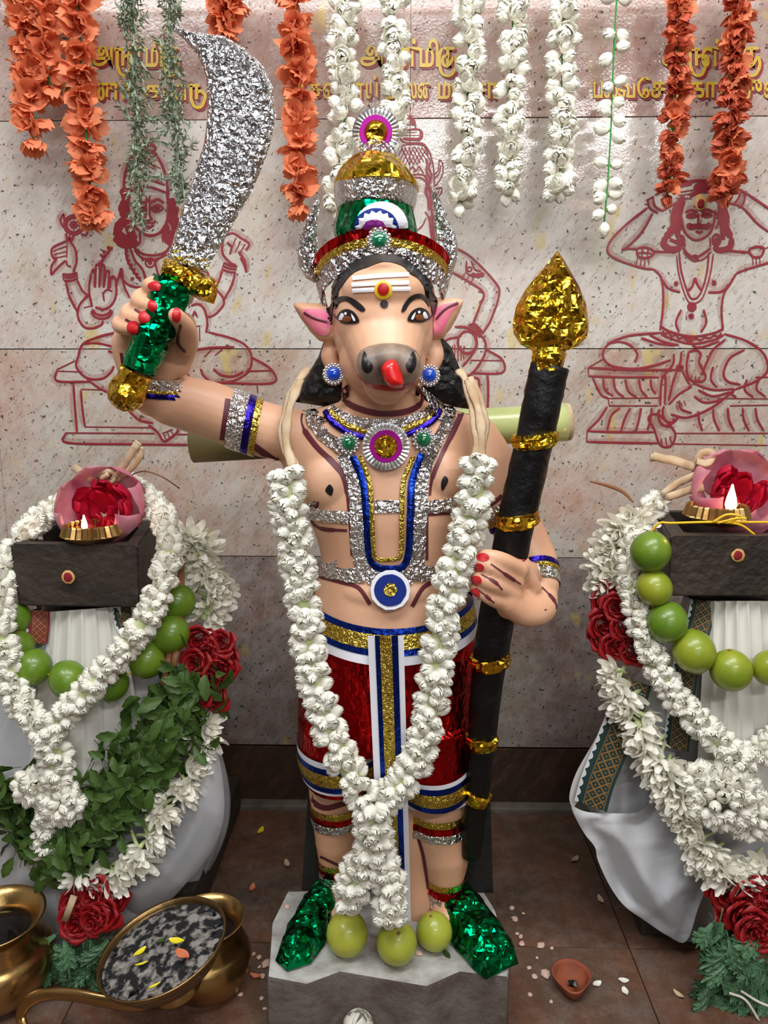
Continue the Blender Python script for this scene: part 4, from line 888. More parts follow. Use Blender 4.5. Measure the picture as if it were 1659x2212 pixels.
# belt, curved down at the middle
brows = [(1362-42, 668, 1018,.98,.081),(1345,664,1024,.98,.084),(1378,662,1030,.98,.087)]
def belt_band(y0_, y1_, off, name, m, parent):
    rs = []
    for t in (0, .5, 1):
        ring = []
        for k in range(72):
            a = 2*PI*k/72; py = y0_+(y1_-y0_)*t
            q = (py-1300)/70; c = at(844, py, .98); rx = (at(1016+q*14, py, .98)-at(672-q*14, py, .98)).length/2+off; ry = .079+off+.010*q
            ring.append(Vector((c.x+rx*math.cos(a), c.y+ry*math.sin(a), c.z - .010*max(0, -math.sin(a))+.012*abs(math.cos(a))**2)))
        rs.append(ring)
    return obj(name, rings(rs, cap=False), m, parent)
belt = belt_band(1308, 1370, .001, 'belt', 'paper', st)
belt_band(1300, 1312, .002, 'blue_tape', 'blue_tape', belt); belt_band(1312, 1340, .0024, 'gold_tape', 'gold_tape', belt); belt_band(1340, 1352, .002, 'blue_tape', 'blue_tape', belt)
# long sash hanging down the front
def sash_strip(x0, x1, lift, name, m, parent, ytop=1374, ybot=1990):
    rs = []
    for i in range(26):
        t = i/25; py = ytop+(ybot-ytop)*t; Y = .8815 + .020*t**2 + .002*math.sin(t*9); c0 = 833+t*22; w = 39-6*t
        row = []
        for u in (x0, (x0+x1)/2, x1): row.append(at(c0+u*w, py, Y-lift))
        rs.append(row)
    V, Fc = rings(rs, cap=False, closed=False); n = len(V); V += [v+Vector((0, .0012, 0)) for v in V]
    return obj(name, (V, Fc+[tuple(i+n for i in reversed(f)) for f in Fc]), m, parent)
sash = sash_strip(-1, 1, 0, 'sash', 'paper', st); sash_strip(-.6, -.33, .0014, 'blue_tape', 'blue_tape', sash); sash_strip(-.33, .33, .0016, 'gold_tape', 'gold_tape', sash); sash_strip(.33, .68, .0014, 'blue_tape', 'blue_tape', sash)
# foil shoes
def shoe(P, zt, hi):
    pts = [(p[0], p[1]) for p in P]
    return pillow([( atz(x, y, ZP+.012).x, atz(x, y, ZP+.012).y) for x, y in pts], lambda u, v, h: Vector((u, v, ZP+.0035+max(h, 0)+(hi*max(0, (v-.86)/.12) if h > 1e-5 else 0))), .030, .0085, .0016)
obj('foil_shoe', shoe([(700,1925),(735,1950),(725,1985),(700,2030),(672,2068),(620,2085),(594,2062),(618,2010),(650,1960),(680,1930)], 0, .015), 'green_foil', st, smooth=False)
obj('foil_shoe', shoe([(1000,1915),(1035,1950),(1072,1990),(1112,2040),(1121,2070),(1090,2082),(1050,2104),(1022,2080),(985,2040),(940,1985),(935,1955),(975,1962)], 0, .015), 'green_foil', st, smooth=False)
# hair behind the neck
def hair_piece(P, Y):
    return pillow(P, lambda u, v, h: at(u, v, Y) + Vector((0, -h, 0)), .022, 11, .0016)
obj('black_hair', hair_piece([(700,735),(722,740),(760,800),(760,885),(700,878),(636,868),(640,845),(670,800),(688,770)], .985), 'black_foil', st, smooth=False)
obj('black_hair', hair_piece([(930,735),(955,728),(975,750),(995,800),(1018,850),(1022,885),(985,880),(945,868),(900,880),(905,810)], .985), 'black_foil', st, smooth=False)

# ---------------------------------------------------------------- crown
cr = thing('x', (0, 0, 0), None, None); bpy.data.objects.remove(cr)
chead = at(826, 640, .955)
def ring_band(rf, z_front, z_side, y_c, w, off, m, name, parent, tilt_pow=1.0, wobn=0.0, a=(-2.0, 2.0), th=.0016):
    """crown rim: rises at the brow, falls behind the ears"""
    rs = []; n = 56
    for t in (0, .33, .66, 1):
        row = []
        for k in range(n+1):
            ph = a[0]+(a[1]-a[0])*k/n
            q = (1-math.cos(ph)); zc = z_front + (z_side-z_front)*q**tilt_pow
            rr = rf + off + t*w*.25
            row.append(Vector((chead.x+rr*math.sin(ph)*1.03, y_c-rr*math.cos(ph)*.82, zc - w/2 + t*w + R.uniform(-wobn, wobn)*w)))
        rs.append(row)
    V, Fc = rings(rs, cap=False, closed=False); nn = len(V); V += [Vector((v.x-(v.x-chead.x)*.03, v.y-(v.y-y_c)*.03, v.z)) for v in V]
    return obj(name, (V, Fc+[tuple(i+nn for i in reversed(f)) for f in Fc]), m, parent)
zf = at(826, 548, .88).z; zs = at(692, 634, .955).z
crown = ring_band(.0725, zf, zs, .955, .021, 0, 'silver', 'crown', st, wobn=.12)
ring_band(.0745, zf+.0145, zs+.012, .955, .009, .003, 'gold_tape', 'gold_band', crown, wobn=.05); ring_band(.0745, zf+.023, zs+.020, .955, .013, .004, 'red_foil', 'red_band', crown, wobn=.05)
capz = lambda py: at(820, py, .93).z
crows = [(530,730,896,.955,.052),(510,722,902,.955,.062),(490,722,900,.955,.065),(440,732,888,.955,.060),(425,740,880,.955,.056)]
obj('green_cap', loft(dense_rows(crows, 4), 48), 'green_foil', crown)
obj('silver_ring', loft(dense_rows([(455,728,895,.955,.062),(420,721,902,.955,.066),(392,724,898,.955,.066),(388,735,890,.955,.06)], 3), 48), 'silver_fine', crown)
obj('gold_dome', loft(dense_rows([(412,724,905,.955,.069),(400,722,903,.955,.068),(375,732,886,.955,.062),(352,752,866,.955,.048),(342,768,855,.955,.036)], 4), 48), 'gold', crown)
obj('silver_cone', loft(dense_rows([(362,762,870,.955,.042),(340,768,862,.955,.038),(315,782,846,.955,.026),(308,800,830,.955,.012)], 4), 40), 'silver', crown)
c = at(812, 287, .935); s = pxs(c); rot = Matrix.Translation(c) @ Matrix.Rotation(PI/2, 4, 'X')
rosette('crest_rosette', 812, 287, 51, mtx=(rot, s), parent=crown)
# fan ornament on the cap
gbv = bvh_of(bpy.data.objects['green_cap'].data)
def G(name, P, m, off, parent, step=6, sm=False): return obj(name, decal(P, gbv, off, .89, step, sm), m, parent, smooth=False)
def fan(cx, cy, r, ry, n=16, zig=0):
    pts = []
    for k in range(n+1):
        a = PI + PI*k/n; q = 1 - (zig if k % 2 else 0); pts.append((cx+r*q*math.cos(a), cy+ry*q*math.sin(a)))
    return pts
fo = G('fan_ornament', fan(824, 492, 54, 55), 'paper', .0030, crown); G('blue_fan', fan(812, 500, 47, 48), 'bluepaper', .0042, fo); G('white_fan', fan(812, 502, 44, 45, 18, .14), 'paper', .0052, fo); G('purple_fan', fan(809, 502, 28, 28), 'purple', .0062, fo); G('gold_fan', fan(812, 502, 16, 17, 8), 'gold_tape', .0072, fo)
c = at(819, 520, .865); gem('crown_brooch', 819, 520, 29, 'greengem', parent=crown, mtx=(Matrix.Translation(c) @ Matrix.Rotation(PI/2-.1, 4, 'X'), pxs(c)), beads=13)
# horns
def horn(P, Y):
    return pillow(P, lambda u, v, h: at(u, v, Y) + Vector((0, -h, 0)), .014, 6, .0012)
obj('horn', horn([(686,422),(693,432),(688,460),(684,500),(688,545),(692,590),(680,612),(660,600),(645,575),(641,545),(648,510),(660,475),(676,440)], .95), 'silver', st, smooth=False)
obj('horn', horn([(936,404),(944,410),(955,440),(965,470),(982,500),(990,535),(988,560),(978,590),(966,622),(950,600),(938,560),(945,540),(938,500),(936,450),(932,420)], .95), 'silver', st, smooth=False)

# ---------------------------------------------------------------- sword
sw = thing('sword', tuple(at(330, 720, .86)), 'large curved silver foil sword with gold guard and green grip in the raised fist', 'sword')
blade = [(365,52),(378,56),(405,66),(440,72),(485,78),(530,105),(570,145),(590,190),(596,250),(585,310),(565,365),(545,412),(512,470),(484,520),(458,562),(445,590),(400,580),(362,556),(378,505),(398,440),(420,375),(440,312),(448,255),(448,200),(443,160),(428,120),(400,88),(378,68)]
def swY(v): return .852 + (v-600)*-.00004
obj('blade', pillow(blade, lambda u, v, h: at(u, v, swY(v)) + Vector((0, -h, 0)), .011, 8.0, .0013, edge=34), 'silver', sw, smooth=False)
obj('guard', pillow([(356,556),(400,574),(462,600),(471,614),(468,640),(462,657),(430,648),(395,625),(345,603),(350,575)], lambda u, v, h: at(u, v, .848) + Vector((0, -h, 0)), .017, 8, .0014), 'gold', sw, smooth=False)
g0, g1 = at(378, 612, .852), at(300, 800, .845)
obj('grip', tube([g0.lerp(g1, i/16) for i in range(17)], [.0225-.0002*i+R.uniform(-.001, .001) for i in range(17)], 12, rough=.05), 'green_foil', sw, smooth=False)
c = at(276, 846, .845); obj('pommel', ellip(c, .0205, .021, .022, 16, 10), 'gold', sw, smooth=False); me = bpy.data.objects['pommel'].data
for v in me.vertices: v.co += Vector((R.uniform(-.0013, .0013),)*3)
obj('pommel_neck', tube([at(296, 802, .845), at(282, 830, .845)], [.018, .018], 12, rough=.06), 'gold', sw, smooth=False)
# ---------------------------------------------------------------- staff with a leaf shaped head
sf = thing('spear', tuple(atz(1025, 1900, ZP)), 'tall black staff with a crinkled gold leaf-shaped spearhead, held in the lowered hand', 'spear')
spt = [(1188,790,.885),(1175,850,.885),(1155,950,.888),(1125,1080,.893),(1100,1200,.900),(1075,1320,.905),(1055,1450,.915),(1040,1600,.93),(1030,1720,.94),(1018,1850,.95)]
SP = catmull([at(*p) for p in spt], 6); rad = [(.0225 if i < 20 else .0225) * (1 if i/len(SP) < .6 else 1-1.1*(i/len(SP)-.6)) for i in range(len(SP))]
obj('shaft', tube(SP, rad, 14, flat=.75, rough=.035), 'black_foil', sf, smooth=True)
hd = [(1204,541),(1215,556),(1232,585),(1252,620),(1266,655),(1273,700),(1268,728),(1250,748),(1222,758),(1225,765),(1218,785),(1210,822),(1180,832),(1145,812),(1148,785),(1150,758),(1125,745),(1110,722),(1107,698),(1116,660),(1135,625),(1160,595),(1185,566)]
obj('spearhead', pillow(hd, lambda u, v, h: at(u, v, .883) + Vector((0, -h, 0)), .017, 10, .0017, edge=55), 'gold', sf, smooth=False)
for px, py, dx in ((1147,954,.3), (1117,1120,.3), (1052,1437,.25), (1036,1592,.1), (1023,1730,-.3)):
    k = min(range(len(SP)), key=lambda i: (SP[i]-at(px, py, SP[i].y)).length); t = (SP[min(k+1, len(SP)-1)]-SP[max(k-1, 0)]).normalized(); t = (t + Vector((dx, 0, 0))).normalized()
    c = SP[k]; r = rad[k]
    obj('gold_ring', tube([c - t*.0085, c-t*.004, c, c+t*.004, c + t*.0085], [r*1.12, r*1.22, r*1.2, r*1.22, r*1.10], 16, flat=.85, rough=.06), 'gold', sf, smooth=False)
# banana stem tied across the back
bs = thing('banana_stem', tuple(at(820, 930, 1.1)), 'pale green banana stem tied crosswise behind the shoulders of the statue', 'stem')
A_, B_ = at(420, 958, 1.075), at(1222, 912, 1.075)
obj('stem', tube([A_.lerp(B_, i/20) for i in range(21)], [.0265*(1+.02*math.sin(i)) for i in range(21)], 24), 'stem_green', bs)
obj('cut_end', tube([A_.lerp(B_, .998), A_.lerp(B_, 1.012)], [.0268, .0255], 24), 'raffia', bs); obj('dull_sheath', tube([A_.lerp(B_, -.004), A_.lerp(B_, .22)], [.0275, .0275], 24), 'stem_brown', bs)
# ================================================================ flowers: shared meshes
def petal_shell(a, w0, r_fn, z_fn, nt=5, nw=4, tip=.15):
    V = []; 
    for i in range(nt+1):
        t = i/nt; w = w0*max(tip, math.sin(PI*min(1, .12+t*.88))**.6) if t < 1 else w0*.12
        for j in range(nw+1):
            ph = a + w*(2*j/nw-1); r = r_fn(t, 2*j/nw-1); V.append(Vector((r*math.cos(ph), r*math.sin(ph), z_fn(t, 2*j/nw-1))))
    Fc = []
    n = nw+1
    for i in range(nt):
        for j in range(nw): Fc.append((i*n+j, i*n+j+1, (i+1)*n+j+1, (i+1)*n+j))
    return V, Fc
def mesh_of(name, parts_mats, smooth=True):
    V, Fc, mi, mats = [], [], [], []
    for d, m in parts_mats:
        if m not in mats: mats.append(m)
        n = len(V); V += d[0]; Fc += [tuple(i+n for i in f) for f in d[1]]; mi += [mats.index(m)]*len(d[1])
    me = bpy.data.meshes.new(name); me.from_pydata([tuple(v) for v in V], [], Fc)
    for m in mats: me.materials.append(M[m])
    me.polygons.foreach_set('material_index', mi); me.update()
    if smooth: me.shade_smooth()
    return me
def bud_mesh(openness, layers=3, stem=.12, k=0):
    rr = random.Random(100+k); parts = []
    for L in range(layers):
        o = openness*(L/(layers-1)) if layers > 1 else 0; n = (3, 4, 5, 6)[L]; base = .26+.055*L
        for i in range(n):
            a = 2*PI*i/n + L*.7 + rr.uniform(-.2, .2); oo = o*rr.uniform(.6, 1.3); top = 1-.05*L-.12*oo
            parts.append((petal_shell(a, PI/n*1.35, lambda t, s, b=base, oo=oo: max(.012, b*math.sin(PI*(.07+(.90 if b < .30 else .84)*t))**.62*(1+.06*s*s) + oo*.38*t*t), lambda t, s, tp=top, oo=oo: tp*(t+.10*t*t*(1-t)) - oo*.10*t**3 - .05*s*s*t), 'jasmine'))
    parts.append((lathe([(.02, -stem), (.07, -.04), (.13, .03), (.10, .09)], 6), 'calyx'))
    return mesh_of('jasmine_bud', parts)
BUD = [bud_mesh(.02, 3, k=0), bud_mesh(.12, 3, k=1), bud_mesh(.35, 3, k=2), bud_mesh(.85, 4, k=3)]
def flat_petals(n, L, w, curl, mname, rr, cup=.3, mess=.5):
    parts = []
    for i in range(n):
        a = 2*PI*i/n + rr.uniform(-.3, .3)*mess; V = []; nt, nw = 5, 4; tw_ = rr.uniform(-.6, .6)*mess; l = L*rr.uniform(.75, 1.1)
        for p in range(nt+1):
            t = p/nt; ww = w*math.sin(PI*min(1, .1+.82*t))**.7
            for q in range(nw+1):
                s = 2*q/nw-1
                x = l*t*math.cos(cup+curl*t); z = l*t*math.sin(cup+curl*t) + .12*l*mess*math.sin(5*s+7*t+i)*t
                y = ww*s; V.append(Vector((x*math.cos(a)-y*math.sin(a+tw_*t), x*math.sin(a)+y*math.cos(a+tw_*t), z)))
        parts.append(((V, [(p*(nw+1)+q, p*(nw+1)+q+1, (p+1)*(nw+1)+q+1, (p+1)*(nw+1)+q) for p in range(nt) for q in range(nw)]), mname))
    return parts
ORG, ORD = [], []
for k in range(4):
    rr = random.Random(k); ORG.append(mesh_of('orange_flower', flat_petals(6, 1.0, .46, .5, 'orange', rr, .35, 1.0) + flat_petals(3, .6, .3, .8, 'orange', rr, .9, 1.2) + [(lathe([(.03, -.55), (.04, -.2), (.05, 0)], 5), 'calyx')]))
    ORD.append(mesh_of('orange_flower', flat_petals(5, .95, .34, .9, 'orange_dark', rr, .5, 1.5) + flat_petals(4, .7, .26, .5, 'orange', rr, .6, 1.5) + [(lathe([(.03, -.55), (.04, -.2), (.05, 0)], 5), 'calyx')]))
def tube_flower(k):
    rr = random.Random(40+k); parts = [(tube([(0, 0, -1.0), (.06, 0, -.7), (.10, 0, -.35), (0, 0, 0)], [.085, .075, .085, .12], 7), 'tubeg')]
    parts += [(xf(d, Matrix.Translation((0, 0, -.02))), m) for d, m in flat_petals(6, .92, .17, .45, 'jasmine', rr, .45, .22)]
    parts += [(xf(d, Matrix.Translation((0, 0, .03))), m) for d, m in flat_petals(5, .72, .15, .4, 'jasmine', rr, .85, .25)]
    return mesh_of('tuberose', parts)
TUB = [tube_flower(k) for k in range(3)]
def rose(k):
    rr = random.Random(60+k); parts = []
    for i in range(20):
        f = i/19; a = i*2.399; r0 = .10+.78*f**1.1; h = .62-.18*f; w = 2.1-.7*f
        parts.append((petal_shell(a, w*.55, lambda t, s, r0=r0, f=f: r0*(.45+.55*t**.6)*(1+.06*s)+ .12*f*t**4, lambda t, s, h=h, f=f: h*(t-.25*f*t**6*2) - .10*s*s*t - f*.1, 6, 6, .85), 'rose'))
    return mesh_of('rose', parts)
ROSE = [rose(k) for k in range(3)]
def leaf(kind, k):
    rr = random.Random(80+k)
    if kind == 'basil':
        n = 7; V = []; 
        for i in range(n+1):
            t = i/n; w = .24*math.sin(PI*min(1, .04+.93*t))**.8*(1+.10*math.sin(i*2.7))
            for s in (-1, -.5, 0, .5, 1): V.append(Vector((t, s*w, .10*abs(s)*w*3 - .28*t*t + .03*math.sin(7*t+s*3+k))))
        d = (V, [(i*5+j, i*5+j+1, (i+1)*5+j+1, (i+1)*5+j) for i in range(n) for j in range(4)])
        V2, F2 = tube([(-.35, 0, .02), (0, 0, 0)], .015, 4)
        return mesh_of('leaf', [(d, 'leaf'), ((V2, F2), 'leaf')])
    # lobed chrysanthemum leaf: lobes off a midrib
    parts = []
    def blade(x0, y0, ang, L, w):
        V = []; n = 4
        for i in range(n+1):
            t = i/n; ww = w*math.sin(PI*min(1, .2+.78*t))
            for s in (-1, 0, 1):
                x, y = L*t, s*ww; V.append(Vector((x0+x*math.cos(ang)-y*math.sin(ang), y0+x*math.sin(ang)+y*math.cos(ang), .05*abs(s) - .16*(x0+x*math.cos(ang))**2 - .3*abs(y0+x*math.sin(ang))**2+.02*s)))
        return V, [(i*3+j, i*3+j+1, (i+1)*3+j+1, (i+1)*3+j) for i in range(n) for j in range(2)]
    parts.append((blade(0, 0, 0, 1.0, .10), 'leaf_dark'))
    for i, (x, l) in enumerate(((.25, .34), (.45, .42), (.66, .34))):
        for s in (-1, 1):
            a = s*rr.uniform(.7, .95); parts.append((blade(x, 0, a, l, .085), 'leaf_dark'))
            bx, by = x+l*.5*math.cos(a), l*.5*math.sin(a); parts.append((blade(bx, by, a+s*.6, l*.45, .05), 'leaf_dark')); parts.append((blade(bx, by, a-s*.6, l*.45, .05), 'leaf_dark'))
    parts.append((tube([(-.3, 0, 0), (0, 0, 0), (.9, 0, -.1)], .014, 4), 'leaf_dark'))
    return mesh_of('leaf', parts)
LEAF = [leaf('basil', k) for k in range(4)]; LOBE = [leaf('lobe', k) for k in range(3)]
def herb(k):
    rr = random.Random(90+k); parts = [(tube([(0, 0, 0), (.03, .02, .5), (-.02, 0, 1.0)], [.03, .02, .01], 5), 'herb')]
    for i in range(22):
        t = rr.uniform(.1, 1); a = rr.uniform(0, 2*PI); L = rr.uniform(.18, .36); d = Vector((math.cos(a), math.sin(a), rr.uniform(.1, 1.1))).normalized(); sd = d.cross(Vector((0, 0, 1))).normalized()*.05
        p = Vector((0, 0, t)); c_ = d.cross(sd).normalized()*rr.uniform(-.12, .12)
        parts.append((([p, p+d*L*.5-sd+c_, p+d*L*.5+sd+c_, p+d*L+c_*2.4, p+d*L*.5+c_*1.6], [(0, 1, 4), (0, 4, 2), (1, 3, 4), (4, 3, 2)]), 'herb'))
    return mesh_of('herb_sprig', parts)
HERB = [herb(k) for k in range(3)]

def place(mesh, name, loc, axis, scale, parent, roll=None, yscale=None):
    o = bpy.data.objects.new(name, mesh); link(o, parent)
    q = Vector(axis).to_track_quat('Z', 'Y').to_matrix().to_4x4() @ Matrix.Rotation(R.uniform(0, 2*PI) if roll is None else roll, 4, 'Z')
    o.matrix_basis = Matrix.Translation(loc) @ q @ Matrix.Scale(scale, 4); return o
def place_x(mesh, name, loc, dirn, up, scale, parent):
    d = Vector(dirn).normalized(); u = Vector(up); u = (u-d*u.dot(d)); u = u.normalized() if u.length > 1e-5 else d.orthogonal().normalized(); s = u.cross(d)
    o = bpy.data.objects.new(name, mesh); link(o, parent)
    o.matrix_basis = Matrix(((d.x, s.x, u.x, loc[0]), (d.y, s.y, u.y, loc[1]), (d.z, s.z, u.z, loc[2]), (0, 0, 0, 1))) @ Matrix.Scale(scale, 4); return o
def resample(P, step):
    P = catmull(P, 10); out = [P[0]]; acc = 0
    for a, b in zip(P, P[1:]):
        L = (b-a).length; 
        while acc + L >= step:
            t = (step-acc)/L; a = a.lerp(b, t); out.append(a.copy()); L = (b-a).length; acc = 0
        acc += L
    return out
def baked(items, name, parent, m='jasmine'):
    """join placements past the limit into one part"""
    V, Fc, mi = [], [], []; mats = []
    for me, mtx in items:
        n = len(V); V += [tuple(mtx @ v.co) for v in me.vertices]; 
        for p in me.polygons: Fc.append(tuple(i+n for i in p.vertices)); mn = me.materials[p.material_index]; mats.append(mn) if mn not in mats else None; mi.append(mats.index(mn))
    me2 = bpy.data.meshes.new(name); me2.from_pydata(V, [], Fc)
    for q in mats: me2.materials.append(q)
    me2.polygons.foreach_set('material_index', mi); me2.update(); me2.shade_smooth(); o = bpy.data.objects.new(name, me2); link(o, parent); tag(o, kind='stuff'); return o
def rope_items(pts, rpx, step, per, size, open_w=(5, 4, 2, 1), back=-.35, jit=.25, core=True):
    """pts (px,py,Y); buds stand out round a cord"""
    P = [at(*p[:3]) for p in pts]; C = resample(P, step); fr = frames(C); s = pxs(P[len(P)//2]); rad = rpx*s; items = []
    for i, c in enumerate(C):
        t, a, b = fr[i]; toc = (CP-c).normalized(); ph0 = i*1.1
        for k in range(per):
            ph = ph0+2*PI*k/per+R.uniform(-jit, jit); d = a*math.cos(ph)+b*math.sin(ph)
            if d.dot(toc) < back: continue
            ax = (d + t*R.uniform(-.35, .45)).normalized(); L = size*R.uniform(.88, 1.12)
            me = R.choices(BUD, open_w)[0]; base = c + d*(rad-L*.86)*R.uniform(.75, 1.15) + t*R.uniform(-.55, .55)*step
            q = ax.to_track_quat('Z', 'Y').to_matrix().to_4x4() @ Matrix.Rotation(R.uniform(0, 6.28), 4, 'Z')
            items.append((me, Matrix.Translation(base) @ q @ Matrix.Scale(L, 4), d.dot(toc)))
    return items, C, rad
def clump_items(px, py, Y, rpx, n, size, open_w=(2, 3, 4, 3), ry=None):
    c = at(px, py, Y); s = pxs(c); items = []
    for k in range(n):
        z = 1-2*(k+.5)/n; a = k*2.39996; r = math.sqrt(1-z*z); d = Vector((r*math.cos(a), -z, r*math.sin(a)))
        if d.y > .35: continue
        L = size*R.uniform(.9, 1.15); base = c + Vector((d.x*rpx*s, d.y*rpx*s*.7, d.z*(ry or rpx)*s)) - d*L*.8
        ax = (d+Vector((R.uniform(-.3, .3), R.uniform(-.3, .3), R.uniform(-.3, .3)))).normalized()
        items.append((R.choices(BUD, open_w)[0], Matrix.Translation(base) @ ax.to_track_quat('Z', 'Y').to_matrix().to_4x4() @ Matrix.Rotation(R.uniform(0, 6.28), 4, 'Z') @ Matrix.Scale(L, 4), -d.y))
    return items
def garland(root, items, cap_n=290, name='jasmine_bud'):
    items = sorted(items, key=lambda q: -q[2]); 
    for me, mtx, _ in items[:cap_n]:
        o = bpy.data.objects.new(name, me); link(o, root); o.matrix_basis = mtx
    if len(items) > cap_n: baked([(a, b) for a, b, _ in items[cap_n:]], 'jasmine_mass', root)
def core_tube(name, C, r, root, m='tubeg'): obj(name, tube(C[::2] if len(C) > 6 else C, r, 8), m, root)

# ---------------------------------------------------------------- hanging strings
YS = 1.315
zrod = at(800, -40, YS).z + .03
rod = obj('hanging_cord', tube([(-2.1, YS, zrod+.03), (-1.0, YS, zrod+.006), (0, YS, zrod), (1.0, YS, zrod+.006), (2.1, YS, zrod+.03)], .004, 8), 'cotton')
tag(rod, 'cotton cord above the wall tiles from which the flower strings hang', 'cord')
def hang(kind, pts, label, group, dens, size, name):
    P = [at(p[0], p[1], p[2] if len(p) > 2 else YS) for p in pts]; top = Vector((P[0].x, YS, zrod)); P = [top]+P
    C = resample(P, .006); root = thing(name, tuple(top), label, 'flower string', group)
    obj('green_thread', tube(C[::3]+[C[-1]], .0013, 6), 'thread', root)
    step = max(1, round(dens/.006)); n = 0
    for i in range(2, len(C), step):
        c = C[i]
        if kind == 'sparse' and R.random() < .12: continue
        k = {'jas': 3, 'sparse': 2, 'org': 3, 'dry': 4, 'herb': 3}[kind]; a0 = R.uniform(0, 6.28)
        for j in range(k):
            a = (0 if j % 2 else PI) + R.uniform(-.9, .9) if kind != 'dry' else a0+j*2*PI/k
            if j == 2: a = -PI/2 + R.uniform(-.6, .6)
            d = Vector((math.cos(a), math.sin(a)*.8 - .15, R.uniform(-.9, .5) if kind in ('jas', 'sparse') else R.uniform(-1.1, .2))).normalized()
            if kind in ('jas', 'sparse'): place(R.choices(BUD, (2, 3, 4, 3) if kind == 'jas' else (5, 3, 1, 0))[0], 'jasmine_bud', c+d*.0035+Vector((0, 0, R.uniform(-.003, .003))), d, size*R.uniform(.85, 1.15), root)
            elif kind == 'org': place(R.choice(ORG), 'orange_flower', c+d*.004+Vector((0, 0, R.uniform(-.004, .004))), d, size*R.uniform(.8, 1.2), root)
            elif kind == 'dry': place(R.choice(ORD+ORG[:1]), 'orange_flower', c+d*.005, d, size*R.uniform(.75, 1.2), root)
            else: place(R.choice(HERB), 'herb_sprig', c, (d.x*.45, d.y*.4, -1 if R.random() < .7 else .6), size*R.uniform(.8, 1.2), root)
            n += 1
    place({'jas': BUD[0], 'sparse': BUD[0], 'org': ORG[0], 'dry': ORD[0], 'herb': HERB[0]}[kind], {'herb': 'herb_sprig', 'org': 'orange_flower', 'dry': 'orange_flower'}.get(kind, 'jasmine_bud'), C[-1], (0.1, -.1, -1), size, root)
gW, gO, gH = 'white jasmine strings hanging in front of the wall', 'orange flower strings hanging in front of the wall', 'dried herb strings hanging in front of the wall'
hang('jas', [(745,0),(746,60),(740,120),(746,200),(744,260),(736,330),(730,380),(728,450)], 'white jasmine string that ends behind the left side of the crown', gW, .018, .026, 'jasmine_string')
hang('jas', [(852,0),(850,60),(855,130),(853,200),(850,240),(848,300)], 'white jasmine string that ends behind the crest of the crown', gW, .018, .026, 'jasmine_string')
hang('jas', [(1014,0),(1012,60),(1014,150),(1010,230),(1010,290),(1000,400),(990,440)], 'white jasmine string just right of the crown, between crown and spearhead', gW, .018, .026, 'jasmine_string')
hang('jas', [(1108,0),(1107,60),(1108,120),(1100,200),(1102,290),(1098,370),(1092,415)], 'white jasmine string hanging straight above the gold spearhead, left one of the pair', gW, .018, .026, 'jasmine_string')
hang('jas', [(1218,0),(1215,60),(1214,140),(1212,250),(1210,340),(1208,410)], 'fullest white jasmine string, just right of the gold spearhead', gW, .016, .0265, 'jasmine_string')
hang('sparse', [(1332,0),(1328,60),(1325,140),(1322,200),(1320,270),(1315,360),(1308,450),(1304,488)], 'thin white jasmine string with wide gaps, left of the two right-hand orange strings', gW, .026, .0235, 'jasmine_string')
hang('org', [(50,0),(54,60),(60,150),(66,230),(72,310)], 'leftmost orange flower string at the left edge', gO, .034, .031, 'orange_flower_string')
hang('org', [(95,0),(96,60),(98,130),(110,195)], 'short orange flower string, second from the left edge', gO, .034, .031, 'orange_flower_string')
hang('org', [(170,0),(172,60),(176,150),(184,250),(192,380),(205,465)], 'long orange flower string left of the dried herbs', gO, .033, .031, 'orange_flower_string')
hang('org', [(490,0),(486,40),(484,70)], 'orange flower string mostly hidden behind the sword blade', gO, .026, .030, 'orange_flower_string')
hang('org', [(640,0),(640,60),(642,150),(645,260),(645,350),(644,450)], 'orange flower string between the sword blade and the crown', gO, .033, .031, 'orange_flower_string')
hang('dry', [(1468,0),(1464,80),(1460,180),(1452,280),(1448,380),(1440,425)], 'thinner dark orange string above the right painted figure', gO, .018, .021, 'orange_flower_string')
hang('dry', [(1596,0),(1590,80),(1582,180),(1578,280),(1574,360),(1568,415)], 'thick dark orange string at the right edge', gO, .0165, .025, 'orange_flower_string')
hang('herb', [(284,0),(288,60),(292,150),(293,250),(296,330),(300,400),(302,450)], 'grey-green dried herb string left of the sword, the left one of two', gH, .016, .040, 'herb_string')
hang('herb', [(366,0),(368,60),(370,130),(374,220),(382,300),(392,370),(402,420)], 'grey-green dried herb string beside the sword tip, the right one of two', gH, .017, .038, 'herb_string')
for k, (x, y) in enumerate(((335,262),(345,285),(330,300),(310,390),(355,380),(320,250))):
    rt = bpy.data.objects['herb_string']; place(R.choice(HERB), 'herb_sprig', at(x-28, y, YS-.004), (1, -.1, R.uniform(-.3, .3)), .045, rt)

# ---------------------------------------------------------------- the statue's jasmine garland
g = thing('jasmine_garland', tuple(at(820, 1700, .87)), 'long thick white jasmine garland hung round the statue neck down to its feet', 'garland')
L1 = [(618,1015,.885),(622,1090,.882),(638,1180,.885),(650,1260,.883),(662,1360,.878),(678,1460,.872),(705,1560,.868),(745,1650,.864),(795,1735,.860)]
L2 = [(1032,1000,.880),(1024,1080,.876),(1000,1180,.875),(972,1260,.872),(955,1360,.870),(938,1460,.868),(925,1560,.866),(890,1660,.862),(825,1735,.860)]
items = []
for L in (L1, L2):
    it, C, rd = rope_items(L, 40, .0120, 7, .0210, open_w=(6, 4, 2, 0)); items += it; core_tube('cord', C, rd*.5, g)
it, C, rd = rope_items([(808,1735,.858),(806,1790,.860),(808,1850,.862)], 46, .0135, 7, .0215, open_w=(3, 4, 4, 1)); items += it; core_tube('cord', C, rd*.5, g)
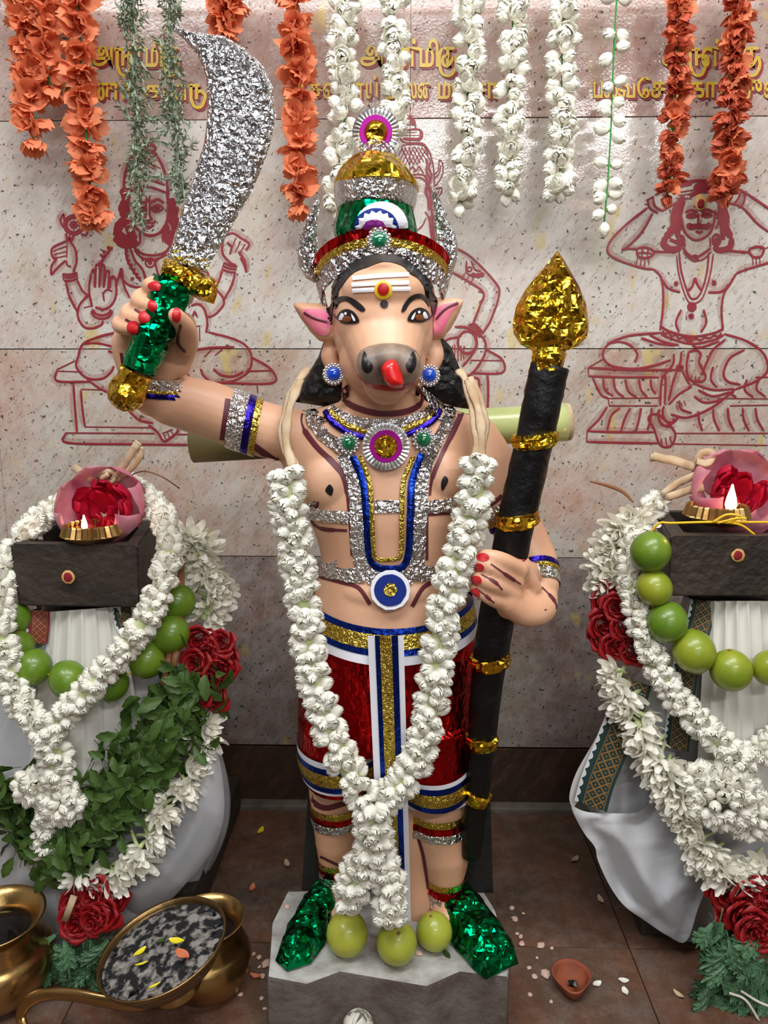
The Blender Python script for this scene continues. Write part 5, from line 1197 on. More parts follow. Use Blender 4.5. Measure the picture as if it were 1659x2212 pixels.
it, C, rd = rope_items([(800,1840,.862),(772,1890,.862),(755,1945,.864)], 42, .0135, 7, .0215, open_w=(1, 3, 4, 3)); items += it; core_tube('cord', C, rd*.4, g)
it, C, rd = rope_items([(812,1840,.862),(838,1900,.860),(842,1960,.856),(838,2010,.852)], 40, .0135, 7, .0215, open_w=(1, 3, 4, 3)); items += it; core_tube('cord', C, rd*.4, g)
garland(g, items)
for pts in ([(640,1010,.89),(612,960,.90),(616,890,.915),(640,830,.93),(665,795,.95)], [(632,1008,.888),(618,950,.898),(626,880,.912),(650,820,.93)], [(1026,1000,.885),(1030,950,.89),(1020,880,.91),(1005,820,.935),(990,800,.95)], [(1036,1000,.885),(1040,940,.89),(1032,880,.905),(1010,820,.93)], [(1030,1000,.885),(1046,940,.90),(1042,880,.91),(1015,815,.93)]):
    P = catmull([at(*p) for p in pts], 8); obj('fibre_tie', tube(P, [.0052+.001*math.sin(i*.7) for i in range(len(P))], 8, flat=.45, rough=.1), 'raffia', g)

# ---------------------------------------------------------------- lemons at the feet
def citrus(px, py, r, m, name, parent=None, Y=None, z=None, long=1.05, label=None, cat=None, group=None):
    s0 = None
    c = at(px, py, Y); s = pxs(c); rr = r*s
    rs = []; n = 28; k = 18
    for i in range(1, k):
        a = PI*i/k; bump = .06*math.exp(-((a-PI)/.25)**2)+.06*math.exp(-(a/.22)**2)
        rs.append([Vector((rr*math.sin(a)*math.cos(2*PI*q/n), rr*math.sin(a)*math.sin(2*PI*q/n), -rr*long*math.cos(a)*(1+bump))) for q in range(n)])
    V, Fc = rings(rs, cap=True)
    rot = Euler((R.uniform(-.5, .5), R.uniform(-.5, .5), R.uniform(0, 6))).to_matrix()
    o = obj(name, ([rot @ v + c for v in V], Fc), m, parent)
    tip = rot @ Vector((0, 0, rr*long*1.05))
    if tip.y > 0: tip = -tip
    obj('stem_scar', dome(rr*.10, 0, rr*.03, Matrix.Translation(c+tip*.985) @ tip.to_track_quat('Z', 'Y').to_matrix().to_4x4(), 8), 'raffia_brown', o)
    if label: tag(o, label, cat, group)
    return o
def rest(px, py, r, z): # sphere of r px resting on height z
    Y = 1.0
    for _ in range(12):
        c = at(px, py, Y); rr = r*pxs(c); Y += (c.z-(z+rr))*1.1
    return Y
for (x, y, r, lab, m) in ((750,2017,45,'largest yellow-green lemon, left of the three at the statue feet', 'lemon'), (857,2037,44,'yellow-green lemon in the middle, below the garland end', 'lemon'), (938,2012,39,'smallest and palest lemon, beside the right foil shoe', 'lemon')):
    citrus(x, y, r, m, 'lemon', Y=rest(x, y, r, ZP), label=lab, cat='lemon')
# ================================================================ the two side idols (dark square stone heads on cloth-draped pillars)
def quadbox(c8): return c8, [(0, 1, 2, 3), (7, 6, 5, 4), (0, 4, 5, 1), (1, 5, 6, 2), (2, 6, 7, 3), (3, 7, 4, 0)]
def idol(side):
    if side == 'left':
        fl, fr_, br, bl = at(22, 1186, 1.02), at(299, 1186, 1.015), at(338, 1141, 1.20), at(121, 1141, 1.21); zt = .622; zb = at(160, 1311, 1.02).z; lab = 'dark stone pillar idol with a square hollowed head and white cotton wrap, left'
        loc = (-.45, 1.12, 0)
    else:
        fl, fr_, br, bl = at(1448, 1141, 1.00), at(1775, 1141, 1.00), at(1700, 1085, 1.20), at(1410, 1085, 1.20); zt = .642; zb = at(1600, 1290, 1.0).z; lab = 'dark stone pillar idol with a square hollowed head and green-bordered cotton wrap, right'
        loc = (.44, 1.12, 0)
    root = thing('pillar_idol', loc, lab, 'idol')
    Q = [Vector((p.x, p.y, zt)) for p in (fl, fr_, br, bl)]; c = sum(Q, Vector())/4
    inner = [c + (q-c)*.76 for q in Q]; low = [q + Vector((0, 0, -.030)) for q in inner]
    bot = [Vector((q.x, q.y, zb)) + (c-q).normalized()*.004 for q in Q]
    bm = bmesh.new(); vs = [bm.verts.new(v) for v in bot+Q+inner+low]
    for i in range(4):
        j = (i+1) % 4; bm.faces.new([vs[i], vs[j], vs[4+j], vs[4+i]]); bm.faces.new([vs[4+i], vs[4+j], vs[8+j], vs[8+i]]); bm.faces.new([vs[8+i], vs[8+j], vs[12+j], vs[12+i]])
    bm.faces.new([vs[12], vs[13], vs[14], vs[15]]); bm.faces.new([vs[3], vs[2], vs[1], vs[0]])
    bmesh.ops.recalc_face_normals(bm, faces=bm.faces[:]); bmesh.ops.bevel(bm, geom=[e for e in bm.edges if not e.verts[0] in vs[12:]], offset=.0025, segments=2, affect='EDGES')
    me = bpy.data.meshes.new('stone_head'); bm.to_mesh(me); bm.free(); o = obj('stone_head', me, 'boxstone', root)
    zp = at(830, 1700, 1.12).z
    obj('pillar', loft([(1290, 100, 250, 1.13, .05), (1500, 40, 300, 1.14, .07), (1900, 0, 330, 1.15, .08)] if side == 'left' else [(1280, 1490, 1690, 1.13, .05), (1500, 1430, 1760, 1.14, .07), (1900, 1400, 1800, 1.15, .08)], 24), 'boxstone', root)
    return root, zt
IL, ztL = idol('left'); IR, ztR = idol('right')
# low base stones
xl_ = atz(478, 1780, .07).x
bb = obj('base_stone', box((xl_-.26, 1.215, .035), (.52, .34, .07), .006), 'basestone', smooth=False); tag(bb, 'low dark base stone under the left draped idol', 'base stone')
xb = atz(1420, 2000, .05).x
bb = obj('base_stone', box((xb+.24, 1.215, .035), (.50, .34, .07), .006), 'basestone', smooth=False); tag(bb, 'low dark base stone under the right draped idol', 'base stone')
# sandal/kumkum dots on the stone heads
for px, py, Y, rt in ((147, 1247, 1.012, IL), (1594, 1200, .999, IR)):
    q = blob(px, py, 15, 15, Y, 'sandal', 'paste_dot', parent=rt, lift=.0022); blob(px, py, 10, 11, Y-.0012, 'kumkum', 'red_dot', parent=q, lift=.0020)

# ---------------------------------------------------------------- cotton wraps
def fold_fn(k1, k2, amp, ph=0):
    return lambda a, t: amp*(.5+t)*(math.sin(a*k1+ph+1.2*t)*.6+math.sin(a*k2+2*ph-2*t)*.4)*(1 if True else 0)
lc = loft(dense_rows([(1312,78,262,1.115,.055),(1345,62,290,1.115,.070),(1400,48,345,1.115,.082),(1480,20,400,1.12,.092),(1560,-20,440,1.12,.10),(1640,-60,468,1.12,.11),(1720,-80,484,1.12,.115),(1790,-85,480,1.12,.118),(1860,-80,455,1.12,.118),(1920,-70,420,1.115,.112),(1975,-60,392,1.11,.105)], 5), 120, fold=fold_fn(13, 23, .0075), cap=False)
wl = obj('cotton_wrap', lc, 'cloth_grey'); tag(wl, 'white cotton cloth draped round the left stone idol', 'cloth')
rc = loft(dense_rows([(1292,1484,1730,1.10,.055),(1340,1466,1760,1.10,.070),(1400,1432,1780,1.105,.082),(1470,1385,1800,1.11,.092),(1540,1345,1830,1.115,.10),(1620,1318,1850,1.12,.11),(1700,1300,1880,1.12,.115),(1790,1310,1880,1.12,.118),(1880,1335,1880,1.115,.112),(1985,1400,1880,1.11,.10)], 5), 120, fold=fold_fn(13, 23, .0075, .8), cap=False)
wr = obj('cotton_wrap', rc, 'cloth_grey'); tag(wr, 'white cotton cloth with green and gold border draped round the right stone idol', 'cloth')
def pleats(pts_top, pts_bot, n, Y0, Y1, amp, name, parent):
    """hanging pleated panel"""
    V = []; rows_ = 16; cols = n*8
    for i in range(rows_+1):
        t = i/rows_
        for j in range(cols+1):
            u = j/cols; x = (pts_top[0]+(pts_top[2]-pts_top[0])*u)*(1-t) + (pts_bot[0]+(pts_bot[2]-pts_bot[0])*u)*t; y = (pts_top[1]+(pts_top[3]-pts_top[1])*u)*(1-t)+(pts_bot[1]+(pts_bot[3]-pts_bot[1])*u)*t
            Yc = Y0+(Y1-Y0)*t - .014*math.sin(PI*u); s = (u*n) % 1.0
            V.append(at(x, y, Yc - amp*(1-.35*t)*(s**1.8) + .002*math.sin(3*t+u*9)))
    return obj(name, (V, [(i*(cols+1)+j, i*(cols+1)+j+1, (i+1)*(cols+1)+j+1, (i+1)*(cols+1)+j) for i in range(rows_) for j in range(cols)]), 'cloth', parent)
pleats((100,1322,262,1310), (50,1760,330,1740), 6, 1.052, 1.0, .010, 'pleats', wl)
pleats((1525,1298,1690,1298), (1500,1760,1740,1760), 7, 1.035, .985, .011, 'pleats', wr)
def border(pts, w, Yoff, name, parent, m='brocade'):
    """woven border strip along a path, uv across/along"""
    C = resample([at(*p) for p in pts], .012); V, uv, Fc = [], [], []; L = 0
    for i, c in enumerate(C):
        t = (C[min(i+1, len(C)-1)]-C[max(i-1, 0)]).normalized(); n = t.cross((CP-c).normalized()).normalized()
        for j in range(5):
            u = j/4; V.append(c + n*(u-.5)*w + (CP-c).normalized()*(.0025*math.sin(PI*u))); uv.append((1-u, i*.012/w))
    for i in range(len(C)-1):
        for j in range(4): Fc.append((i*5+j, i*5+j+1, (i+1)*5+j+1, (i+1)*5+j))
    o = obj(name, (V, Fc), m, parent); ul = o.data.uv_layers.new(name='UVMap')
    for lp in o.data.loops: ul.data[lp.index].uv = uv[lp.vertex_index]
    return o
border([(1520,1298,1.036),(1512,1340,1.03),(1492,1400,1.022),(1480,1450,1.016),(1470,1530,1.01),(1460,1620,1.005)], .034, 0, 'woven_border', wr)
border([(1372,1470,1.02),(1350,1540,1.01),(1318,1620,1.003),(1290,1690,.998),(1272,1756,.995)], .046, 0, 'woven_border', wr)
border([(262,1312,1.05),(268,1345,1.04),(300,1400,1.03),(320,1450,1.025)], .026, 0, 'woven_border', wl)
b_ = border([(84,1318,1.045),(82,1350,1.035),(78,1392,1.03)], .030, 0, 'red_border', wl, 'red_brocade')
# loose swag of the right cloth
def patch(outl, Yfn, name, parent, m='cloth_grey', step=9):
    P = [(v.x, v.y) for v in catmull([(p[0], p[1], 0) for p in outl], 5, True)]; pts, tris, D_ = fill2d(P, step, 0)
    V = [at(p[0], p[1], Yfn(p[0], p[1], d)) for p, d in zip(pts, D_)]; n = len(V)
    V2 = [v + Vector((0, .0012, 0)) for v in V]
    return obj(name, (V+V2, [tuple(t) for t in tris]+[tuple(i+n for i in reversed(t)) for t in tris]), m, parent)
def swagY(x, y, d):
    f = .020*abs(math.sin((x*.50+y*.62)*.016+.6)) + .014*abs(math.sin((x*1.0-y*.55)*.018)) + .003*math.sin((x*.9+y*.2)*.08)
    return .995 - .035*min(1, d/70)**.6 + f*min(1, d/18)
patch([(1232,1722),(1240,1742),(1270,1755),(1330,1758),(1378,1755),(1405,1728),(1440,1695),(1500,1715),(1540,1800),(1530,1900),(1508,1962),(1482,2034),(1440,2020),(1395,1990),(1350,1958),(1318,1915),(1292,1860),(1285,1830),(1262,1800),(1238,1755)], swagY, 'swag', wr)
patch([(1362,1490),(1340,1560),(1310,1640),(1270,1740),(1300,1757),(1378,1755),(1410,1720),(1460,1650),(1420,1500)], lambda x, y, d: 1.022+.004*math.sin(x*.12), 'inner_fold', wr)
patch([(1350,1478),(1330,1520),(1285,1600),(1245,1670),(1230,1722),(1240,1742),(1262,1700),(1300,1610),(1335,1540),(1360,1490)], lambda x, y, d: 1.016, 'cloth_hem', wr, 'cloth')
def bagY(x, y, d): return .99 - .030*min(1, d/80)**.6 + .012*abs(math.sin((x*.8+y*.5)*.014))+.004*abs(math.sin((x*.5-y*.7)*.022))
patch([(330,1840),(420,1660),(465,1620),(484,1720),(478,1790),(450,1850),(405,1905),(360,1950),(300,1975),(268,1930)], bagY, 'swag', wl)

# ---------------------------------------------------------------- garlands of the left idol
g = thing('jasmine_garland', tuple(at(200, 1500, .97)), 'white jasmine garland looped round the left stone head, knotted below the limes', 'garland')
items = []
for L, r_, pr in (([(285,1052,1.165),(330,1085,1.13),(362,1140,1.06),(368,1195,1.02),(352,1250,1.00),(330,1310,.985),(290,1375,.975),(235,1440,.970),(180,1500,.965),(110,1575,.958)], 33, 7), ([(215,1052,1.165),(160,1080,1.165),(100,1110,1.13),(48,1165,1.06),(10,1240,1.03),(-2,1320,1.0),(8,1400,.985),(28,1480,.975),(60,1540,.965),(100,1580,.958)], 33, 7), ([(100,1575,.955),(118,1630,.955),(125,1690,.955)], 38, 7), ([(110,1740,.955),(98,1800,.955),(100,1850,.955)], 30, 7)):
    it, C, rd = rope_items(L, r_, .0122, pr, .0205, open_w=(4, 4, 4, 1)); items += it; core_tube('cord', C, rd*.5, g)
items += clump_items(72, 1700, .955, 45, 36, .021); items += clump_items(138, 1735, .95, 50, 40, .021)
garland(g, items)
for pts in ([(232,1045,1.14),(262,1010,1.13),(285,975,1.12),(300,955,1.12)], [(240,1045,1.135),(275,1020,1.12),(300,990,1.115),(305,965,1.115)], [(236,1044,1.13),(268,1005,1.12),(296,960,1.11)]):
    P = catmull([at(*p) for p in pts], 6); obj('fibre_tie', tube(P, [.004+.0022*i/len(P) for i in range(len(P))], 8, flat=.4, rough=.12), 'raffia', g)
obj('fibre_knot', tube(catmull([at(*p) for p in [(212,1030,1.135),(232,1018,1.125),(250,1026,1.13),(240,1042,1.125),(220,1036,1.12),(234,1024,1.118)]], 6), .0042, 8, rough=.1), 'raffia', g)
obj('fibre_stub', tube([at(158,1008,1.13), at(205,1042,1.13)], [.006,.0065], 8, flat=.4), 'raffia', g)
obj('fibre_curl', tube(catmull([at(*p) for p in [(275,1030,1.13),(310,1018,1.13),(350,1030,1.13),(388,1055,1.14)]], 6), .0012, 6), 'raffia_brown', g)
def limes(root, pts, m_alt, yoff=0):
    prev = None
    for x, y, r, Y, m in pts:
        citrus(x, y, r, m, 'lime', parent=root, Y=Y)
    P = catmull([at(x, y, Y) for x, y, r, Y, m in pts], 4); obj('yellow_thread', tube(P, .0011, 6), 'ythread', root)
lg = thing('lime_garland', tuple(at(200, 1450, 1.0)), 'string of green limes round the left idol under its stone head', 'garland')
limes(lg, [(30,1335,36,1.03,'lime'),(36,1398,38,1.02,'lime'),(73,1442,38,1.0,'lime'),(147,1468,40,.99,'lime'),(240,1476,38,.995,'lime'),(318,1425,39,1.005,'lime'),(370,1370,40,1.02,'lime'),(385,1300,38,1.04,'lime')], 0)
# tuberose, roses and basil garland of the left idol
def tuberoses(root, pts, spread, size, n, dirx):
    C = resample([at(*p) for p in pts], .004)
    for k in range(n):
        c = C[min(int(k/n*len(C)), len(C)-1)]; d = Vector((dirx*R.uniform(.3, 1) , -R.uniform(.2, .9), R.uniform(-.7, .5))).normalized()
        if R.random() < .25: d = Vector((-dirx*.5, -.8, R.uniform(-.6, .3))).normalized()
        place(R.choice(TUB), 'tuberose', c + d*spread + Vector((R.uniform(-1, 1), 0, R.uniform(-1, 1)))*.006, d, size*R.uniform(.85, 1.15), root)
def roses(root, pts, size):
    for x, y, Y in pts:
        d = Vector((R.uniform(-.35, .35), -1, R.uniform(-.1, .45))); place(R.choice(ROSE), 'rose', at(x, y, Y), d, size*R.uniform(.92, 1.08), root)
tg = thing('mixed_garland', tuple(at(430, 1400, 1.06)), 'garland of tuberoses, dark red roses and green leaves hanging on the left idol', 'garland')
tuberoses(tg, [(415,1160,1.09),(440,1210,1.08),(455,1270,1.07),(440,1340,1.06)], .012, .034, 30, 1)
roses(tg, [(430,1378,1.03),(482,1388,1.035),(424,1432,1.02),(478,1445,1.03),(432,1500,1.015),(468,1505,1.025),(448,1408,1.03),(490,1425,1.04),(455,1470,1.025)], .027)
tuberoses(tg, [(440,1560,1.02),(410,1650,1.0),(375,1720,.985),(335,1780,.975),(285,1850,.965),(230,1890,.96),(150,1880,.96)], .010, .032, 38, 1)
C = resample([at(*p) for p in [(405,1480,1.0),(370,1560,.985),(320,1640,.975),(260,1710,.965),(200,1780,.96),(120,1830,.96),(50,1800,.97),(10,1720,.98)]], .0035); n = 0
for c in C:
    for _ in range(3):
        if n >= 285: break
        s_ = R.uniform(-1, 1); a = R.uniform(-2.2, .8); off = Vector((R.gauss(0, .016), -abs(R.gauss(0, .012))+.004, R.gauss(0, .022)))
        place_x(R.choice(LEAF), 'leaf', c+off, (math.cos(a)*R.choice((-1, 1))*.8, -R.uniform(.1, .8), math.sin(a)), (R.uniform(-.4, .4), -1, R.uniform(0, .6)), R.uniform(.022, .036), tg); n += 1
baked([(R.choice(LEAF), Matrix.Translation(c+Vector((R.gauss(0, .022), .016+R.uniform(-.008, .008), R.gauss(0, .026)))) @ Euler((R.uniform(0, 6), R.uniform(0, 6), R.uniform(0, 6))).to_matrix().to_4x4() @ Matrix.Scale(.032, 4)) for c in C for _ in range(5)], 'leaf_mass', tg)
for p, q in (((392,1180,1.06),(375,1440,1.0)), ((396,1170,1.06),(352,1480,.995))): obj('brown_fibre', tube(catmull([at(*p), at((p[0]+q[0])/2+8, (p[1]+q[1])/2, (p[2]+q[2])/2), at(*q)], 6), .0042, 8, flat=.4, rough=.1), 'raffia_brown', tg)
bq = thing('rose_tassel', tuple(at(200, 1960, .96)), 'red rose tassel with feathery green leaves beside the brass pots', 'garland')
roses(bq, [(205,1930,.945),(165,1950,.95),(228,1972,.935),(165,1990,.94),(205,1985,.932),(240,1940,.95)], .030)
def lobes(root, cx, cy, Y, rx, ry, n, size, zmin=.004):
    for k in range(n):
        x = cx + R.uniform(-rx, rx); y = cy + R.uniform(-ry, ry); p = at(x, y, Y+R.uniform(-.02, .02)); 
        if p.z < zmin: p.z = zmin+.004
        a = R.uniform(-2.6, -.5); place_x(R.choice(LOBE), 'leaf', p, (math.cos(a), -R.uniform(.1, .6), math.sin(a)*.7), (R.uniform(-.8, .8), -1, R.uniform(-.1, 1.0)), size*R.uniform(.65, 1.2), root)
lobes(bq, 165, 2060, .945, 68, 52, 46, .050)
obj('fibre_tie', tube([at(140,1990,.93), at(160,1935,.935)], .005, 8, flat=.35), 'raffia', bq)

# ---------------------------------------------------------------- garlands of the right idol
g = thing('jasmine_garland', tuple(at(1500, 1500, .97)), 'white jasmine garland on the right idol ending in a large round cluster', 'garland')
items = []
for L, r_, pr in (([(1418,1085,1.14),(1385,1130,1.10),(1366,1190,1.06),(1366,1260,1.03),(1380,1330,1.01),(1400,1395,.995),(1430,1460,.985),(1475,1525,.975),(1530,1580,.965),(1590,1635,.955)], 33, 7), ([(1600,1640,.955),(1640,1625,.96),(1700,1580,.97)], 33, 7)):
    it, C, rd = rope_items(L, r_, .0122, pr, .0205, open_w=(5, 4, 3, 1)); items += it; core_tube('cord', C, rd*.5, g)
items += clump_items(1560, 1715, .955, 82, 84, .0215); items += clump_items(1620, 1760, .95, 60, 46, .0215); items += clump_items(1515, 1690, .955, 50, 30, .021)
garland(g, items)
for pts in ([(1405,988,1.12),(1450,992,1.12),(1500,1005,1.12),(1520,990,1.12)], [(1410,985,1.118),(1460,998,1.118),(1500,1010,1.115)], [(1500,1010,1.12),(1515,980,1.115),(1540,980,1.115),(1528,1000,1.11),(1505,996,1.11)], [(1430,1068,1.12),(1470,1040,1.115),(1520,1020,1.11)], [(1440,1075,1.11),(1480,1062,1.105),(1520,1052,1.10)]):
    P = catmull([at(*p) for p in pts], 6); obj('fibre_tie', tube(P, .0058, 8, flat=.4, rough=.14), 'raffia', g)
obj('fibre_curl', tube(catmull([at(*p) for p in [(1275,1040,1.12),(1310,1048,1.12),(1345,1062,1.12),(1368,1085,1.12)]], 6), [.0014+.0018*math.sin(i*.17) for i in range(19)], 6, flat=.5), 'raffia_brown', g)
lg = thing('lime_garland', tuple(at(1500, 1380, 1.0)), 'string of green and yellow limes across the front of the right idol', 'garland')
limes(lg, [(1405,1192,43,1.0,'lime'),(1413,1270,38,.995,'lime_y'),(1441,1344,43,.985,'lime'),(1499,1407,45,.975,'lime_y'),(1579,1448,44,.965,'lime_y'),(1664,1443,38,.965,'lime_y'),(1730,1400,40,.97,'lime')], 0)
for pts in ([(1405,1150,1.0),(1425,1130,.995),(1450,1130,.992),(1520,1128,.99),(1560,1128,.985)], [(1520,1128,.99),(1600,1128,.985),(1680,1128,.985)], [(1540,1128,.984),(1570,1112,.98),(1600,1116,.98),(1570,1130,.982)], [(1560,1128,.984),(1600,1134,.982),(1630,1155,.982)], [(1550,1130,.984),(1590,1120,.98),(1612,1120,.98)]):
    P = catmull([at(*p) for p in pts], 6); obj('yellow_thread', tube(P, .0016, 6), 'ythread', lg)
tg = thing('mixed_garland', tuple(at(1350, 1300, 1.06)), 'garland of tuberoses and dark red roses hanging down the left side of the right idol', 'garland')
tuberoses(tg, [(1375,1110,1.11),(1335,1170,1.09),(1320,1240,1.07),(1310,1275,1.06)], .012, .034, 26, -1)
roses(tg, [(1305,1290,1.05),(1330,1310,1.035),(1300,1350,1.04),(1345,1350,1.03),(1328,1392,1.03),(1300,1380,1.04),(1362,1400,1.03)], .027)
tuberoses(tg, [(1330,1450,1.02),(1370,1540,1.0),(1410,1620,.985),(1450,1680,.97),(1480,1750,.965),(1520,1830,.96),(1560,1880,.955),(1610,1880,.955),(1650,1850,.955)], .010, .034, 56, -1)
bq = thing('rose_tassel', tuple(at(1600, 1960, .95)), 'red rose tassel with feathery green leaves at the right edge', 'garland')
roses(bq, [(1570,1925,.945),(1615,1925,.935),(1600,1965,.93),(1645,1975,.928),(1578,1965,.94),(1625,2000,.92),(1650,1930,.94),(1636,2015,.918)], .032)
lobes(bq, 1585, 2062, .93, 66, 88, 64, .056)
for pts in ([(1575,2145,.90),(1610,2160,.895),(1640,2205,.89)], [(1600,2140,.90),(1640,2165,.895),(1680,2180,.89)]): obj('cotton_thread', tube(catmull([at(*p) for p in pts], 6), .0018, 6), 'cotton', bq)

# ---------------------------------------------------------------- lotus flowers and lamps in the hollow heads
def lotus(cx, cy, Y, r, label, z, heart=1.0):
    c = at(cx, cy, Y); s = pxs(c)*r; root = thing('lotus_flower', tuple(c), label, 'flower')
    for i in range(7):
        a = 2*PI*i/7+.2; w = .62
        d = petal_shell(a, w, lambda t, q: s*(.32+.80*math.sin(PI*(.06+.70*t))+.05*q*q), lambda t, q: s*(-.66+1.42*t-.22*q*q*t), 8, 6, .5)
        # lean the bowl toward the viewer
        mt = Matrix.Translation(c) @ Matrix.Rotation(math.radians(50), 4, 'X')
        obj('outer_petal', xf(d, mt), 'lotus_out', root)
    for L, (n, sc) in enumerate(((7, .66), (6, .50), (5, .32))):
        for i in range(n):
            a = 2*PI*i/n+L; jr = R.uniform(.85, 1.1)
            d = petal_shell(a, PI/n*1.2, lambda t, q: s*sc*heart*jr*(.30+.65*math.sin(PI*(.1+.6*t))+.10*math.sin(9*q+i)*t), lambda t, q: s*(-.5+.85*t*jr+.06*math.sin(7*q+i*2)*t), 6, 6, .5)
            obj('inner_petal', xf(d, Matrix.Translation(c) @ Matrix.Rotation(math.radians(50), 4, 'X')), 'lotus_in', root)
    return root
lotus(222, 1100, 1.095, 84, 'pink and red lotus flower on the left stone head', .6, 1.2)
lotus(1590, 1068, 1.10, 88, 'pale pink lotus flower with red heart on the right stone head', .6)
def foil_lamp(cx, cy, Y, r, fx_, fy, fs, label):
    c = at(cx, cy, Y); s = pxs(c)*r; root = thing('foil_lamp', tuple(c), label, 'lamp')
    prof = [(.02, 0), (.68, 0), (1.02, .24), (1.06, .28), (1.04, .31), (.94, .62), (.92, .66), (.88, .62), (.92, .36), (.80, .2), (.02, .2)]
    d = lathe([(a*s, b*s) for a, b in prof], 56, Matrix.Translation(c-Vector((0, 0, s*.3))), flute=lambda k, i: .040*(1 if k % 2 else -1) if 3 <= i <= 7 else 0)
    obj('fluted_cup', d, 'brass', root, smooth=False); obj('oil', lathe([(.001, .48*s), (.86*s, .48*s)], 32, Matrix.Translation(c-Vector((0, 0, s*.3)))), 'brownpaint', root)
    f = at(fx_, fy, Y-s*.5); h = fs*pxs(f)
    obj('wick', tube([f-Vector((0, 0, h*.75)), f-Vector((0, 0, h*.35))], .0012, 6), 'blackpaint', root)
    obj('flame', lathe([(.001, -.5*h), (.15*h, -.36*h), (.20*h, -.2*h), (.16*h, .05*h), (.09*h, .28*h), (.001, .52*h)], 14, Matrix.Translation(f)), 'flame', root)
    l = bpy.data.lights.new('flame_light', 'POINT'); l.energy = .10*fs/30; l.color = (1, .5, .2); l.shadow_soft_size = .006; lo = bpy.data.objects.new('flame_light', l); col.objects.link(lo); lo.location = f+Vector((0, -.010, .006))
foil_lamp(199, 1152, 1.045, 60, 182, 1130, 34, 'small fluted foil oil lamp burning on the left stone head')
foil_lamp(1548, 1112, 1.055, 64, 1580, 1078, 62, 'fluted foil oil lamp with a tall flame on the right stone head')

# ---------------------------------------------------------------- brass pots, censer, clay lamp
def pot(cx, cy, z, r, label, lean=0, tiltv=None, water=.45):
    c = atz(cx, cy, z); s = pxs(c)*r; root = thing('brass_pot', (c.x, c.y, 0), label, 'pot')
    h = z
    prof = [(.02, 0), (s*.72, 0), (s*.98, h*.12), (s*1.15, h*.35), (s*1.16, h*.50), (s*1.05, h*.62), (s*.93, h*.67), (s*.95, h*.69), (s*.84, h*.73), (s*.86, h*.745), (s*.76, h*.79), (s*.78, h*.85), (s*.92, h*.95), (s*1.02, h*.995), (s*1.03, h*1.01), (s*.99, h*1.01), (s*.88, h*.95), (s*.73, h*.86), (s*.70, h*.80), (s*.90, h*.60)]
    mt = Matrix.Translation((c.x, c.y, .001))
    obj('pot_body', lathe(prof, 64, mt), 'brass', root); obj('dark_water', lathe([(.001, h*.80), (s*.72, h*.80)], 40, mt), 'water', root)
    return root
pot(-14, 1982, .118, 102, 'brass water pot at the left edge with a wide flared mouth')
pot(446, 1985, .108, 80, 'brass water pot partly covered by the black incense bowl')
cn = atz(352, 2046, .128); sN = pxs(cn)*138
ce = thing('incense_bowl', (cn.x, cn.y, cn.z-.03), 'tilted brass incense bowl full of ash and charcoal, with a curved handle', 'bowl')
TM = Matrix.Translation(cn) @ Matrix.Rotation(math.radians(-13), 4, 'Y') @ Matrix.Rotation(math.radians(4), 4, 'X')
obj('bowl_body', lathe([(.01, -.040), (sN*.45, -.040), (sN*.80, -.026), (sN*.985, -.004), (sN*1.015, .002), (sN*1.005, .004), (sN*.975, .003), (sN*.96, -.003)], 64, TM), 'brass_old', ce)
ash = []; n = 90
rs = []
for i in range(1, 30):
    r = sN*.972*i/29; rs.append([TM @ Vector((r*math.cos(2*PI*k/n), r*math.sin(2*PI*k/n), -.006+.006*(1-(i/29)**2)+.0045*noise.fractal(Vector((r*60*math.cos(2*PI*k/n), r*60*math.sin(2*PI*k/n), 3)), .8, 2.2, 5)*(1 if i < 28 else 0))) for k in range(n)])
tag(obj('ash_bed', rings(rs), 'ash', ce), kind='stuff')
hp = [atz(330, 2160, .085), atz(290, 2170, .080), atz(220, 2160, .085), atz(150, 2148, .085), atz(90, 2150, .07), atz(55, 2170, .05), atz(45, 2200, .03), atz(60, 2240, .02)]
HP = catmull(hp, 8); obj('handle', tube(HP, [.010-.003*(i/len(HP)) for i in range(len(HP))], 12, flat=.6), 'brass', ce)
obj('foot_ring', lathe([(.030, -.068), (.034, -.062), (.022, -.052), (.02, -.040), (.015, -.040), (.018, -.055), (.026, -.066)], 32, TM), 'brass', ce)
def scrap(px, py, z, L, w, m, name, label, cat, group=None, curl=.3, rot=None, mtx=None, parent=None):
    c = atz(px, py, z); s = pxs(c); L *= s; w *= s; a = R.uniform(0, 6.28) if rot is None else rot; V = []; n = 6
    for i in range(n+1):
        t = i/n-.5; ww = w*math.sin(PI*min(1, .08+.86*i/n))
        for q in (-1, 0, 1):
            x, y = L*t, ww*q*.5; V.append(Vector((c.x+x*math.cos(a)-y*math.sin(a), c.y+x*math.sin(a)+y*math.cos(a), c.z+L*curl*(t*t*1.6)+abs(q)*w*.18+.0006)))
    N_ = len(V); V += [v-Vector((0, 0, .0006)) for v in V]; Fc = [(i*3+j, i*3+j+1, (i+1)*3+j+1, (i+1)*3+j) for i in range(n) for j in range(2)]
    o = obj(name, (V, Fc+[tuple(k+N_ for k in reversed(f)) for f in Fc]), m, parent)
    if label: tag(o, label, cat, group)
    return o
